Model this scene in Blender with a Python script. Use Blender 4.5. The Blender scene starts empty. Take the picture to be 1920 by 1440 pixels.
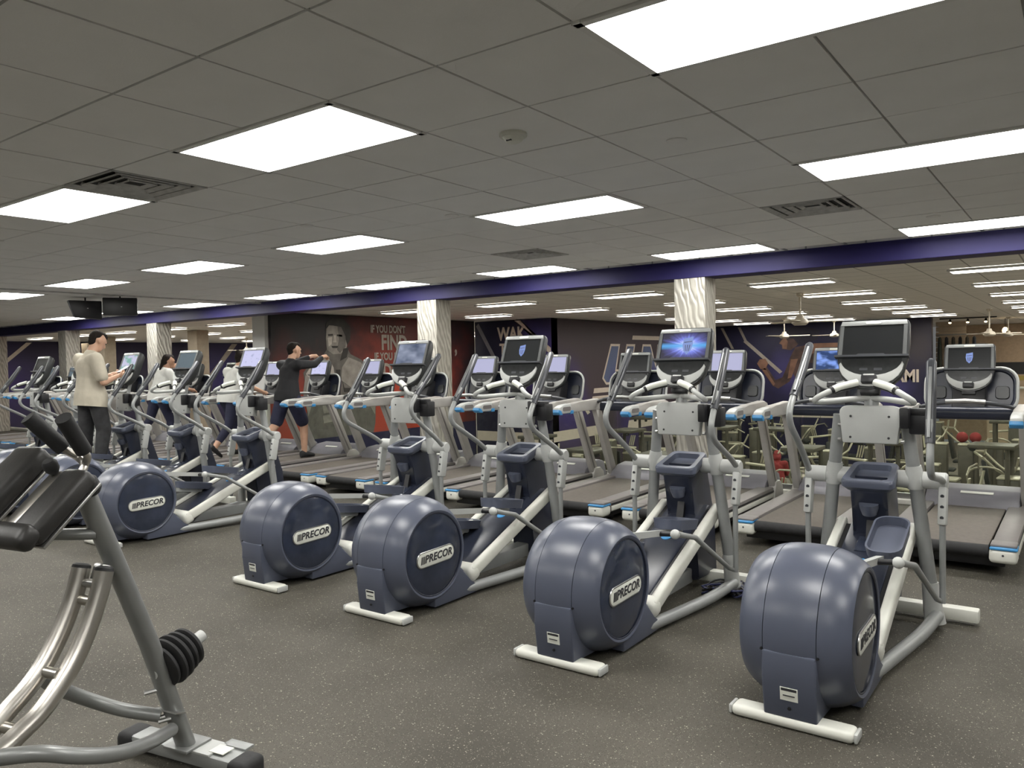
import bpy, bmesh, math, random
from mathutils import Vector, Matrix
V = Vector
PI = math.pi
rnd = random.Random(11)
scene = bpy.context.scene
COL = scene.collection

# ------------------------------------------------------------------ camera
CAM_H, FPX = 1.6143, 1465.38
YAW, PITCH, ROLL = 0.63143, -0.02928, 0.02003
CR = Matrix.Rotation(YAW, 3, 'Z') @ Matrix.Rotation(PITCH, 3, 'X') @ Matrix.Rotation(ROLL, 3, 'Y')
cam_data = bpy.data.cameras.new('camera')
cam_data.sensor_width = 36.0
cam_data.sensor_fit = 'HORIZONTAL'
cam_data.lens = FPX / 1920 * 36
cam_data.clip_start = 0.05
cam_data.clip_end = 200
cam = bpy.data.objects.new('camera', cam_data)
COL.objects.link(cam)
_r, _f, _u = CR.col[0], CR.col[1], CR.col[2]
cam.matrix_world = Matrix(((_r.x, _u.x, -_f.x, 0), (_r.y, _u.y, -_f.y, 0), (_r.z, _u.z, -_f.z, CAM_H), (0, 0, 0, 1)))
scene.camera = cam

def pix(p):
    c = CR.transposed() @ (V(p) - V((0, 0, CAM_H)))
    if c.y < 0.1:
        return None
    return 960 + FPX * c.x / c.y, 720 - FPX * c.z / c.y, c.y

# ------------------------------------------------------------------ world, exposure
world = bpy.data.worlds.new('world')
scene.world = world
world.use_nodes = True
world.node_tree.nodes['Background'].inputs[0].default_value = (0.55, 0.55, 0.55, 1)
world.node_tree.nodes['Background'].inputs[1].default_value = 0.25
scene.view_settings.view_transform = 'Standard'
scene.view_settings.look = 'None'
scene.view_settings.exposure = 0.0
scene.view_settings.gamma = 1.0
scene.view_settings.use_curve_mapping = False
scene.cycles.max_bounces = 8
scene.cycles.diffuse_bounces = 5
scene.cycles.glossy_bounces = 3
scene.cycles.transparent_max_bounces = 12
PANEL_UP, PANEL_LOW = 21.5, 23.0

# ------------------------------------------------------------------ materials
def _mat(name):
    m = bpy.data.materials.new(name)
    m.use_nodes = True
    nt = m.node_tree
    for n in list(nt.nodes):
        nt.nodes.remove(n)
    out = nt.nodes.new('ShaderNodeOutputMaterial')
    return m, nt, out

def N(nt, kind, **kw):
    n = nt.nodes.new(kind)
    for k, v in kw.items():
        if k.startswith('i_'):
            n.inputs[k[2:].replace('_', ' ')].default_value = v
        else:
            setattr(n, k, v)
    return n

def c4(c):
    return (c[0], c[1], c[2], 1.0)

def mat(name, col, rough=0.5, metal=0.0, var=0.08, scale=9.0, bump=0.0, bscale=60.0, coat=0.0, spec=0.5):
    m, nt, out = _mat(name)
    b = N(nt, 'ShaderNodeBsdfPrincipled')
    tc = N(nt, 'ShaderNodeTexCoord')
    nz = N(nt, 'ShaderNodeTexNoise')
    nz.inputs['Scale'].default_value = scale
    nz.inputs['Detail'].default_value = 3
    nt.links.new(tc.outputs['Object'], nz.inputs['Vector'])
    rp = N(nt, 'ShaderNodeValToRGB')
    rp.color_ramp.elements[0].position = 0.3
    rp.color_ramp.elements[1].position = 0.7
    rp.color_ramp.elements[0].color = c4([max(0, x * (1 - var)) for x in col])
    rp.color_ramp.elements[1].color = c4([min(1, x * (1 + var)) for x in col])
    nt.links.new(nz.outputs['Fac'], rp.inputs['Fac'])
    nt.links.new(rp.outputs['Color'], b.inputs['Base Color'])
    b.inputs['Roughness'].default_value = rough
    b.inputs['Metallic'].default_value = metal
    b.inputs['Coat Weight'].default_value = coat
    b.inputs['Coat Roughness'].default_value = 0.12
    b.inputs['Specular IOR Level'].default_value = spec
    if bump:
        n2 = N(nt, 'ShaderNodeTexNoise')
        n2.inputs['Scale'].default_value = bscale
        nt.links.new(tc.outputs['Object'], n2.inputs['Vector'])
        bp = N(nt, 'ShaderNodeBump')
        bp.inputs['Strength'].default_value = bump
        bp.inputs['Distance'].default_value = 0.01
        nt.links.new(n2.outputs['Fac'], bp.inputs['Height'])
        nt.links.new(bp.outputs['Normal'], b.inputs['Normal'])
    nt.links.new(b.outputs[0], out.inputs[0])
    return m

def emit(name, col, strength):
    m, nt, out = _mat(name)
    e = N(nt, 'ShaderNodeEmission')
    e.inputs[0].default_value = c4(col)
    e.inputs[1].default_value = strength
    nt.links.new(e.outputs[0], out.inputs[0])
    return m

M = {}
M['silver'] = mat('silver_paint', (0.31, 0.32, 0.315), 0.38, 0.25, 0.05)
M['lightgrey'] = mat('light_grey_plastic', (0.47, 0.48, 0.465), 0.42, 0.0, 0.04)
M['white'] = mat('off_white_plastic', (0.66, 0.66, 0.60), 0.4, 0.0, 0.04)
M['navy'] = mat('navy_plastic', (0.082, 0.092, 0.128), 0.31, 0.0, 0.10, 3.0, 0.03, 220)
M['navydark'] = mat('dark_navy_plastic', (0.022, 0.026, 0.043), 0.30, 0.0, 0.12, 5.0)
M['navygloss'] = mat('glossy_navy_cover', (0.030, 0.037, 0.060), 0.14, 0.0, 0.25, 7.0, 0, 60, 0.3)
M['black'] = mat('black_plastic', (0.012, 0.012, 0.014), 0.4, 0.0, 0.15)
M['rubber'] = mat('black_rubber', (0.016, 0.016, 0.017), 0.7, 0.0, 0.2, 20, 0.1)
M['grip'] = mat('charcoal_grip', (0.055, 0.058, 0.066), 0.32, 0.1, 0.1)
M['charcoal'] = mat('charcoal_console', (0.035, 0.037, 0.038), 0.34, 0.0, 0.1)
M['bezel'] = mat('bezel_grey', (0.16, 0.165, 0.165), 0.3, 0.5, 0.08)
M['keypad'] = mat('keypad_film', (0.030, 0.032, 0.033), 0.22, 0.0, 0.15, 30)
M['chrome'] = mat('brushed_steel', (0.60, 0.575, 0.53), 0.33, 1.0, 0.02, 10)
M['steel'] = mat('satin_steel', (0.45, 0.45, 0.44), 0.3, 0.9, 0.05)
M['blue'] = mat('bright_blue_plastic', (0.05, 0.26, 0.55), 0.35, 0.0, 0.06)
M['taupe'] = mat('taupe_deck_plastic', (0.185, 0.17, 0.165), 0.45, 0.0, 0.06)
M['hood'] = mat('slate_hood_plastic', (0.17, 0.165, 0.185), 0.42, 0.0, 0.06)
M['belt'] = mat('running_belt', (0.115, 0.098, 0.082), 0.6, 0.0, 0.12, 30, 0.08, 200)
M['greyframe'] = mat('treadmill_frame', (0.40, 0.385, 0.36), 0.4, 0.1, 0.05)
M['abframe'] = mat('gunmetal_frame', (0.235, 0.24, 0.235), 0.34, 0.35, 0.06)
M['pad'] = mat('black_vinyl', (0.022, 0.021, 0.020), 0.42, 0.0, 0.3, 6, 0.06, 90)
M['print'] = mat('dark_print', (0.03, 0.03, 0.035), 0.5)
M['label'] = mat('white_label', (0.72, 0.73, 0.66), 0.5)
M['frame'] = mat('white_light_frame', (0.80, 0.80, 0.78), 0.5, 0.0, 0.03)
M['vent'] = mat('vent_metal', (0.50, 0.50, 0.49), 0.5, 0.0, 0.2, 14)
M['ventdark'] = mat('vent_throat', (0.02, 0.02, 0.02), 0.8)
M['tile'] = mat('ceiling_tile', (0.86, 0.86, 0.845), 0.9, 0.0, 0.02, 3.0, 0.12, 140)
M['tbar'] = mat('ceiling_grid_bar', (0.34, 0.34, 0.335), 0.6, 0.0, 0.03)
M['plenum'] = mat('plenum_board', (0.10, 0.10, 0.10), 0.9)
M['beam'] = mat('purple_beam_paint', (0.026, 0.022, 0.100), 0.48, 0.0, 0.06, 1.5, 0, 60, 0, 0.22)
M['greywall'] = mat('grey_wall_paint', (0.62, 0.62, 0.60), 0.7, 0.0, 0.04, 2)
M['concrete'] = mat('ledge_concrete', (0.50, 0.49, 0.45), 0.6, 0.0, 0.06, 6)
M['cream'] = mat('cream_print', (0.66, 0.58, 0.50), 0.6, 0.0, 0.04)
M['creampaint'] = mat('cream_pillar_paint', (0.62, 0.50, 0.36), 0.6, 0.0, 0.05)
M['mach'] = mat('taupe_machine_paint', (0.105, 0.097, 0.074), 0.4, 0.1, 0.1)
M['machlight'] = mat('pale_machine_tube', (0.50, 0.47, 0.36), 0.32, 0.3, 0.06)
M['machpad'] = mat('machine_pad', (0.03, 0.033, 0.03), 0.5, 0.0, 0.2)
M['fan'] = mat('fan_cream', (0.62, 0.57, 0.48), 0.5)
M['skin'] = mat('skin', (0.52, 0.31, 0.21), 0.5, 0.0, 0.06, 14)
M['skintan'] = mat('tan_skin', (0.36, 0.20, 0.13), 0.5, 0.0, 0.06, 14)
M['hair'] = mat('dark_hair', (0.016, 0.012, 0.010), 0.85, 0.0, 0.3, 60, 0.3, 160, 0, 0.15)
M['beige'] = mat('beige_cotton', (0.46, 0.42, 0.335), 0.85, 0.0, 0.05, 12, 0.25, 26)
M['jeans'] = mat('dark_grey_denim', (0.028, 0.028, 0.030), 0.8, 0.0, 0.3, 14, 0.3, 24)
M['blackshirt'] = mat('black_shirt', (0.010, 0.010, 0.012), 0.85, 0.0, 0.2, 12, 0.2, 26)
M['navyshort'] = mat('navy_shorts', (0.016, 0.018, 0.045), 0.8, 0.0, 0.2)
M['whitetee'] = mat('white_shirt', (0.66, 0.66, 0.62), 0.85, 0.0, 0.04, 12, 0.2, 26)
M['red'] = mat('red_hoodie', (0.28, 0.035, 0.035), 0.85, 0.0, 0.1)
M['shoe'] = mat('black_shoe', (0.014, 0.014, 0.016), 0.6)
M['phone'] = mat('phone_white', (0.55, 0.56, 0.58), 0.3)
M['cable'] = mat('cable_blue', (0.03, 0.035, 0.10), 0.5)
M['bulb'] = emit('warm_bulb', (1.0, 0.72, 0.38), 9.0)
M['panel_up'] = emit('panel_diffuser', (1.0, 0.985, 0.94), PANEL_UP)
M['panel_low'] = emit('panel_diffuser_warm', (1.0, 0.95, 0.86), PANEL_LOW)

def floor_mat():
    m, nt, out = _mat('speckled_rubber_floor')
    b = N(nt, 'ShaderNodeBsdfPrincipled')
    tc = N(nt, 'ShaderNodeTexCoord')
    big = N(nt, 'ShaderNodeTexNoise')
    big.inputs['Scale'].default_value = 0.9
    big.inputs['Detail'].default_value = 4
    nt.links.new(tc.outputs['Object'], big.inputs['Vector'])
    r1 = N(nt, 'ShaderNodeValToRGB')
    r1.color_ramp.elements[0].position, r1.color_ramp.elements[1].position = 0.35, 0.65
    r1.color_ramp.elements[0].color = (0.062, 0.057, 0.047, 1)
    r1.color_ramp.elements[1].color = (0.098, 0.090, 0.075, 1)
    nt.links.new(big.outputs['Fac'], r1.inputs['Fac'])
    prev = r1.outputs['Color']
    for sc, thr, colr in ((160, 0.17, (0.20, 0.188, 0.152, 1)), (105, 0.05, (0.33, 0.31, 0.25, 1)), (190, 0.20, (0.030, 0.029, 0.025, 1))):
        vo = N(nt, 'ShaderNodeTexVoronoi')
        vo.inputs['Scale'].default_value = sc
        nt.links.new(tc.outputs['Object'], vo.inputs['Vector'])
        sep = N(nt, 'ShaderNodeSeparateColor')
        nt.links.new(vo.outputs['Color'], sep.inputs[0])
        lt = N(nt, 'ShaderNodeMath', operation='LESS_THAN')
        nt.links.new(sep.outputs[0], lt.inputs[0])
        lt.inputs[1].default_value = thr
        ds = N(nt, 'ShaderNodeMath', operation='LESS_THAN')
        nt.links.new(vo.outputs['Distance'], ds.inputs[0])
        ds.inputs[1].default_value = 0.36
        mu = N(nt, 'ShaderNodeMath', operation='MULTIPLY')
        nt.links.new(lt.outputs[0], mu.inputs[0])
        nt.links.new(ds.outputs[0], mu.inputs[1])
        mx = N(nt, 'ShaderNodeMix', data_type='RGBA')
        nt.links.new(mu.outputs[0], mx.inputs['Factor'])
        nt.links.new(prev, mx.inputs[6])
        mx.inputs[7].default_value = colr
        prev = mx.outputs[2]
    nt.links.new(prev, b.inputs['Base Color'])
    b.inputs['Roughness'].default_value = 0.62
    b.inputs['Specular IOR Level'].default_value = 0.16
    nz = N(nt, 'ShaderNodeTexNoise')
    nz.inputs['Scale'].default_value = 160
    nt.links.new(tc.outputs['Object'], nz.inputs['Vector'])
    bp = N(nt, 'ShaderNodeBump')
    bp.inputs['Strength'].default_value = 0.25
    bp.inputs['Distance'].default_value = 0.004
    nt.links.new(nz.outputs['Fac'], bp.inputs['Height'])
    nt.links.new(bp.outputs['Normal'], b.inputs['Normal'])
    nt.links.new(b.outputs[0], out.inputs[0])
    return m
M['floor'] = floor_mat()

def tiled_ceiling_mat():
    m, nt, out = _mat('far_ceiling_tiles')
    b = N(nt, 'ShaderNodeBsdfPrincipled')
    tc = N(nt, 'ShaderNodeTexCoord')
    br = N(nt, 'ShaderNodeTexBrick')
    br.offset = 0.0
    br.inputs['Scale'].default_value = 1.0
    br.inputs['Brick Width'].default_value = 0.6096
    br.inputs['Row Height'].default_value = 0.6096
    br.inputs['Mortar Size'].default_value = 0.010
    br.inputs['Color1'].default_value = (0.84, 0.82, 0.78, 1)
    br.inputs['Color2'].default_value = (0.81, 0.79, 0.75, 1)
    br.inputs['Mortar'].default_value = (0.36, 0.35, 0.33, 1)
    nt.links.new(tc.outputs['Object'], br.inputs['Vector'])
    nt.links.new(br.outputs['Color'], b.inputs['Base Color'])
    b.inputs['Roughness'].default_value = 0.9
    nt.links.new(b.outputs[0], out.inputs[0])
    return m
M['farceil'] = tiled_ceiling_mat()

def column_mat():
    m, nt, out = _mat('embossed_silver_wave_panel')
    b = N(nt, 'ShaderNodeBsdfPrincipled')
    tc = N(nt, 'ShaderNodeTexCoord')
    mp = N(nt, 'ShaderNodeMapping')
    mp.inputs['Scale'].default_value = (1, 1, 0.30)
    nt.links.new(tc.outputs['Object'], mp.inputs['Vector'])
    wv = N(nt, 'ShaderNodeTexWave')
    wv.bands_direction = 'DIAGONAL'
    wv.inputs['Scale'].default_value = 9.0
    wv.inputs['Distortion'].default_value = 7.0
    wv.inputs['Detail'].default_value = 1.5
    wv.inputs['Detail Scale'].default_value = 1.2
    nt.links.new(mp.outputs['Vector'], wv.inputs['Vector'])
    rp = N(nt, 'ShaderNodeValToRGB')
    rp.color_ramp.elements[0].color = (0.38, 0.36, 0.31, 1)
    rp.color_ramp.elements[1].color = (0.58, 0.56, 0.50, 1)
    nt.links.new(wv.outputs['Fac'], rp.inputs['Fac'])
    nt.links.new(rp.outputs['Color'], b.inputs['Base Color'])
    b.inputs['Metallic'].default_value = 0.35
    b.inputs['Roughness'].default_value = 0.4
    bp = N(nt, 'ShaderNodeBump')
    bp.inputs['Strength'].default_value = 0.6
    bp.inputs['Distance'].default_value = 0.012
    nt.links.new(wv.outputs['Fac'], bp.inputs['Height'])
    nt.links.new(bp.outputs['Normal'], b.inputs['Normal'])
    nt.links.new(b.outputs[0], out.inputs[0])
    return m
M['column'] = column_mat()

def glass_mat():
    m, nt, out = _mat('balustrade_glass')
    t = N(nt, 'ShaderNodeBsdfTransparent')
    t.inputs[0].default_value = (0.90, 0.94, 0.90, 1)
    g = N(nt, 'ShaderNodeBsdfGlossy')
    g.inputs['Roughness'].default_value = 0.03
    fr = N(nt, 'ShaderNodeFresnel')
    fr.inputs[0].default_value = 1.45
    mx = N(nt, 'ShaderNodeMixShader')
    ge = N(nt, 'ShaderNodeNewGeometry')
    iv = N(nt, 'ShaderNodeMath', operation='SUBTRACT')
    iv.inputs[0].default_value = 1.0
    nt.links.new(ge.outputs['Backfacing'], iv.inputs[1])
    mu = N(nt, 'ShaderNodeMath', operation='MULTIPLY')
    nt.links.new(fr.outputs[0], mu.inputs[0])
    nt.links.new(iv.outputs[0], mu.inputs[1])
    nt.links.new(mu.outputs[0], mx.inputs[0])
    nt.links.new(t.outputs[0], mx.inputs[1])
    nt.links.new(g.outputs[0], mx.inputs[2])
    nt.links.new(mx.outputs[0], out.inputs[0])
    return m
M['glass'] = glass_mat()

def mural_mat(name, base, blobs, nscale=1.2, amount=0.4):
    """printed mural: base colour with soft coloured clouds at given object-space places"""
    m, nt, out = _mat(name)
    b = N(nt, 'ShaderNodeBsdfPrincipled')
    tc = N(nt, 'ShaderNodeTexCoord')
    nz = N(nt, 'ShaderNodeTexNoise')
    nz.inputs['Scale'].default_value = nscale
    nz.inputs['Detail'].default_value = 6
    nt.links.new(tc.outputs['Object'], nz.inputs['Vector'])
    prev = None
    mx0 = N(nt, 'ShaderNodeMix', data_type='RGBA')
    mx0.inputs[6].default_value = c4([x * (1 - amount) for x in base])
    mx0.inputs[7].default_value = c4([min(1, x * (1 + amount)) for x in base])
    nt.links.new(nz.outputs['Fac'], mx0.inputs['Factor'])
    prev = mx0.outputs[2]
    for (cx, cy, cz, rad, colr, power) in blobs:
        ds = N(nt, 'ShaderNodeVectorMath', operation='DISTANCE')
        nt.links.new(tc.outputs['Object'], ds.inputs[0])
        ds.inputs[1].default_value = (cx, cy, cz)
        ad = N(nt, 'ShaderNodeMath', operation='MULTIPLY_ADD')
        nt.links.new(nz.outputs['Fac'], ad.inputs[0])
        ad.inputs[1].default_value = rad * 0.9
        nt.links.new(ds.outputs['Value'], ad.inputs[2])
        mr = N(nt, 'ShaderNodeMapRange', interpolation_type='SMOOTHSTEP')
        nt.links.new(ad.outputs[0], mr.inputs[0])
        mr.inputs[1].default_value = rad * 0.5
        mr.inputs[2].default_value = rad * 1.5
        mr.inputs[3].default_value = power
        mr.inputs[4].default_value = 0.0
        mx = N(nt, 'ShaderNodeMix', data_type='RGBA')
        nt.links.new(mr.outputs[0], mx.inputs['Factor'])
        nt.links.new(prev, mx.inputs[6])
        mx.inputs[7].default_value = c4(colr)
        prev = mx.outputs[2]
    nt.links.new(prev, b.inputs['Base Color'])
    b.inputs['Roughness'].default_value = 0.55
    nt.links.new(b.outputs[0], out.inputs[0])
    return m

def screen_mat(kind):
    """lit console screens; UV runs 0..1 over the glass"""
    m, nt, out = _mat('screen_' + kind)
    tc = N(nt, 'ShaderNodeTexCoord')
    b = N(nt, 'ShaderNodeBsdfPrincipled')
    b.inputs['Roughness'].default_value = 0.12
    b.inputs['Base Color'].default_value = (0.018, 0.020, 0.021, 1)
    em = b.inputs['Emission Color']
    es = b.inputs['Emission Strength']
    es.default_value = 1.0
    if kind == 'off':
        b.inputs['Base Color'].default_value = (0.014, 0.015, 0.016, 1)
        b.inputs['Roughness'].default_value = 0.22
        es.default_value = 0.0
    elif kind == 'pale':
        em.default_value = (0.46, 0.46, 0.66, 1)
    elif kind == 'teal':
        em.default_value = (0.10, 0.135, 0.16, 1)
    else:
        sp = N(nt, 'ShaderNodeVectorMath', operation='SUBTRACT')
        nt.links.new(tc.outputs['UV'], sp.inputs[0])
        sp.inputs[1].default_value = (0.58, 0.5, 0)
        if kind == 'burst':
            ln = N(nt, 'ShaderNodeVectorMath', operation='LENGTH')
            nt.links.new(sp.outputs[0], ln.inputs[0])
            sx = N(nt, 'ShaderNodeSeparateXYZ')
            nt.links.new(sp.outputs[0], sx.inputs[0])
            at = N(nt, 'ShaderNodeMath', operation='ARCTAN2')
            nt.links.new(sx.outputs[1], at.inputs[0])
            nt.links.new(sx.outputs[0], at.inputs[1])
            sn = N(nt, 'ShaderNodeTexNoise', noise_dimensions='1D')
            sn.inputs['Scale'].default_value = 5.0
            nt.links.new(at.outputs[0], sn.inputs['W'])
            ad = N(nt, 'ShaderNodeMath', operation='MULTIPLY_ADD')
            nt.links.new(sn.outputs['Fac'], ad.inputs[0])
            ad.inputs[1].default_value = -0.28
            nt.links.new(ln.outputs['Value'], ad.inputs[2])
            rp = N(nt, 'ShaderNodeValToRGB')
            cr = rp.color_ramp
            cr.elements[0].position, cr.elements[0].color = 0.0, (0.62, 0.68, 1.0, 1)
            cr.elements[1].position, cr.elements[1].color = 0.46, (0.035, 0.030, 0.055, 1)
            e = cr.elements.new(0.12); e.color = (0.22, 0.27, 0.85, 1)
            e = cr.elements.new(0.27); e.color = (0.09, 0.09, 0.30, 1)
            nt.links.new(ad.outputs[0], rp.inputs['Fac'])
            ab = N(nt, 'ShaderNodeMath', operation='ABSOLUTE')
            nt.links.new(sx.outputs[1], ab.inputs[0])
            mr = N(nt, 'ShaderNodeMapRange')
            nt.links.new(ab.outputs[0], mr.inputs[0])
            mr.inputs[1].default_value, mr.inputs[2].default_value = 0.02, 0.15
            mr.inputs[3].default_value, mr.inputs[4].default_value = 0.85, 0.0
            mx = N(nt, 'ShaderNodeMix', data_type='RGBA')
            nt.links.new(mr.outputs[0], mx.inputs['Factor'])
            nt.links.new(rp.outputs['Color'], mx.inputs[6])
            mx.inputs[7].default_value = (0.10, 0.42, 0.85, 1)
            nt.links.new(mx.outputs[2], em)
        else:
            nz = N(nt, 'ShaderNodeTexNoise')
            nz.inputs['Scale'].default_value = {'film': 1.8, 'bluefilm': 2.2, 'map': 2.4, 'text': 5.0}[kind]
            nt.links.new(tc.outputs['UV'], nz.inputs['Vector'])
            rp = N(nt, 'ShaderNodeValToRGB')
            a, z = {'film': ((0.05, 0.07, 0.13, 1), (0.34, 0.38, 0.50, 1)), 'bluefilm': ((0.02, 0.05, 0.16, 1), (0.22, 0.36, 0.85, 1)),
                    'map': ((0.20, 0.42, 0.36, 1), (0.56, 0.55, 0.72, 1)), 'text': ((0.33, 0.36, 0.56, 1), (0.60, 0.60, 0.86, 1))}[kind]
            rp.color_ramp.elements[0].position, rp.color_ramp.elements[1].position = {'film': (0.3, 0.7), 'bluefilm': (0.44, 0.56), 'map': (0.40, 0.52), 'text': (0.24, 0.42)}[kind]
            rp.color_ramp.elements[0].color, rp.color_ramp.elements[1].color = a, z
            nt.links.new(nz.outputs['Fac'], rp.inputs['Fac'])
            nt.links.new(rp.outputs['Color'], em)
    nt.links.new(b.outputs[0], out.inputs[0])
    return m
SCREENS = {k: screen_mat(k) for k in ('off', 'pale', 'teal', 'burst', 'film', 'bluefilm', 'map', 'text')}
M['emblem'] = emit('emblem_glow', (0.30, 0.40, 0.78), 0.85)
M['emblemline'] = mat('emblem_line', (0.05, 0.06, 0.14), 0.5)

# ------------------------------------------------------------------ mesh helpers
class B:
    def __init__(s):
        s.bm = bmesh.new()

    def box(s, c, size, rot=None, bev=0.0, seg=2):
        mt = Matrix.Translation(V(c))
        if rot is not None:
            mt = mt @ rot.to_4x4()
        mt = mt @ Matrix.Diagonal((size[0], size[1], size[2], 1))
        r = bmesh.ops.create_cube(s.bm, size=1.0, matrix=mt)
        if bev:
            es = list({e for v in r['verts'] for e in v.link_edges})
            bmesh.ops.bevel(s.bm, geom=es, offset=min(bev, 0.49 * min(size)), segments=seg, profile=0.5, affect='EDGES')
        return s

    def rings(s, rings, cap=True, closed=True):
        bm = s.bm
        vs = [[bm.verts.new(p) for p in r] for r in rings]
        n = len(vs[0])
        for a, b in zip(vs, vs[1:]):
            for i in range(n if closed else n - 1):
                j = (i + 1) % n
                bm.faces.new((a[i], a[j], b[j], b[i]))
        if cap:
            bm.faces.new(list(reversed(vs[0])))
            bm.faces.new(vs[-1])
        return s

    def tube(s, path, r, seg=10, flat=1.0, smooth=0, up=None):
        P = [V(p) for p in path]
        rs = list(r) if isinstance(r, (list, tuple)) else [r] * len(P)
        if smooth:
            Q, q = [], []
            for i in range(len(P) - 1):
                p0, p1, p2, p3 = P[max(i - 1, 0)], P[i], P[i + 1], P[min(i + 2, len(P) - 1)]
                for k in range(smooth):
                    t = k / smooth
                    Q.append(0.5 * ((2 * p1) + (p2 - p0) * t + (2 * p0 - 5 * p1 + 4 * p2 - p3) * t * t + (3 * p1 - p0 - 3 * p2 + p3) * t ** 3))
                    q.append(rs[i] * (1 - t) + rs[i + 1] * t)
            Q.append(P[-1]); q.append(rs[-1])
            P, rs = Q, q
        T = []
        for i in range(len(P)):
            T.append((P[min(i + 1, len(P) - 1)] - P[max(i - 1, 0)]).normalized())
        ref = V(up) if up else (V((0, 0, 1)) if abs(T[0].z) < 0.9 else V((1, 0, 0)))
        nrm = (ref - T[0] * ref.dot(T[0])).normalized()
        rings = []
        for i in range(len(P)):
            nrm = (nrm - T[i] * nrm.dot(T[i])).normalized()
            bi = T[i].cross(nrm)
            rings.append([P[i] + rs[i] * (math.cos(2 * PI * k / seg) * bi * flat + math.sin(2 * PI * k / seg) * nrm) for k in range(seg)])
        return s.rings(rings)

    def lathe(s, prof, o, axis, seg=24, cap=True):
        ax = V(axis).normalized()
        ref = V((0, 0, 1)) if abs(ax.z) < 0.9 else V((1, 0, 0))
        u = (ref - ax * ref.dot(ax)).normalized()
        w = ax.cross(u)
        o = V(o)
        return s.rings([[o + ax * h + r * (math.cos(2 * PI * k / seg) * u + math.sin(2 * PI * k / seg) * w) for k in range(seg)] for h, r in prof], cap)

    def prism(s, poly, o, u, v, d, bev=0.0):
        """polygon in the (u, v) plane through o, pushed along u x v by d"""
        o, u, v = V(o), V(u), V(v)
        n = u.cross(v).normalized()
        bm = s.bm
        a = [bm.verts.new(o + u * x + v * y) for x, y in poly]
        b = [bm.verts.new(o + u * x + v * y + n * d) for x, y in poly]
        fs = [bm.faces.new(list(reversed(a))), bm.faces.new(b)]
        k = len(a)
        for i in range(k):
            fs.append(bm.faces.new((a[i], a[(i + 1) % k], b[(i + 1) % k], b[i])))
        if bev:
            es = list({e for f in fs for e in f.edges})
            bmesh.ops.bevel(bm, geom=es, offset=bev, segments=2, profile=0.5, affect='EDGES')
        return s

    def ball(s, c, r, seg=14, rot=None):
        r = (r, r, r) if not isinstance(r, (list, tuple)) else r
        mt = Matrix.Translation(V(c))
        if rot is not None:
            mt = mt @ rot.to_4x4()
        bmesh.ops.create_uvsphere(s.bm, u_segments=seg, v_segments=max(6, seg // 2 + 1), radius=1.0, matrix=mt @ Matrix.Diagonal((*r, 1)))
        return s

    def mesh(s, name, sharp=38):
        bmesh.ops.recalc_face_normals(s.bm, faces=s.bm.faces)
        me = bpy.data.meshes.new(name)
        s.bm.to_mesh(me)
        s.bm.free()
        if sharp:
            for p in me.polygons:
                p.use_smooth = True
            me.set_sharp_from_angle(angle=math.radians(sharp))
        return me

def link(name, me, m, parent=None, loc=None):
    o = bpy.data.objects.new(name, me)
    COL.objects.link(o)
    if m is not None and me is not None:
        me.materials.clear()
        me.materials.append(m)
    if parent is not None:
        o.parent = parent
    if loc is not None:
        o.location = loc
    return o

def obj(name, b, m, parent=None, loc=None, sharp=38):
    return link(name, b.mesh(name, sharp), M[m] if isinstance(m, str) else m, parent, loc)

def tag(o, label=None, cat=None, group=None, kind=None):
    if label: o['label'] = label
    if cat: o['category'] = cat
    if group: o['group'] = group
    if kind: o['kind'] = kind
    return o

def thing(name, label, cat, loc=(0, 0, 0), rz=0.0, group=None):
    o = bpy.data.objects.new(name, None)
    o.empty_display_size = 0.2
    COL.objects.link(o)
    o.location = loc
    o.rotation_euler = (0, 0, rz)
    return tag(o, label, cat, group)

CHILDREN = {}
def kids(o):
    return [c for c in ALLOBJ() if c.parent == o]
def ALLOBJ():
    return list(COL.objects)

def index_children():
    CHILDREN.clear()
    for c in COL.objects:
        if c.parent:
            CHILDREN.setdefault(c.parent.name, []).append(c)

def copy_tree(o, parent=None):
    c = o.copy()
    COL.objects.link(c)
    c.parent = parent
    for ch in CHILDREN.get(o.name, []):
        copy_tree(ch, c)
    return c

def rx(a):
    return Matrix.Rotation(a, 3, 'X')
def rz_(a):
    return Matrix.Rotation(a, 3, 'Z')

_TXT = {}
def text_mesh(body, size, ext=0.002, bold=0.0, shear=0.0, space=1.0):
    key = (body, size, ext, bold, shear, space)
    if key not in _TXT:
        cu = bpy.data.curves.new('lettering', 'FONT')
        cu.body, cu.size, cu.extrude, cu.offset, cu.shear, cu.space_character = body, size, ext, bold, shear, space
        cu.align_x, cu.align_y = 'CENTER', 'CENTER'
        cu.resolution_u = 3
        t = bpy.data.objects.new('lettering', cu)
        COL.objects.link(t)
        dg = bpy.context.evaluated_depsgraph_get()
        _TXT[key] = bpy.data.meshes.new_from_object(t.evaluated_get(dg))
        bpy.data.objects.remove(t)
    return _TXT[key].copy()

def rounded(w, h, r, n=5, cx=0.0, cy=0.0):
    """rounded rectangle outline, centred"""
    out = []
    for qx, qy, a0 in ((1, 1, 0), (-1, 1, 90), (-1, -1, 180), (1, -1, 270)):
        for k in range(n + 1):
            a = math.radians(a0 + 90 * k / n)
            out.append((cx + qx * (w / 2 - r) + r * math.cos(a), cy + qy * (h / 2 - r) + r * math.sin(a)))
    return out

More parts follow.
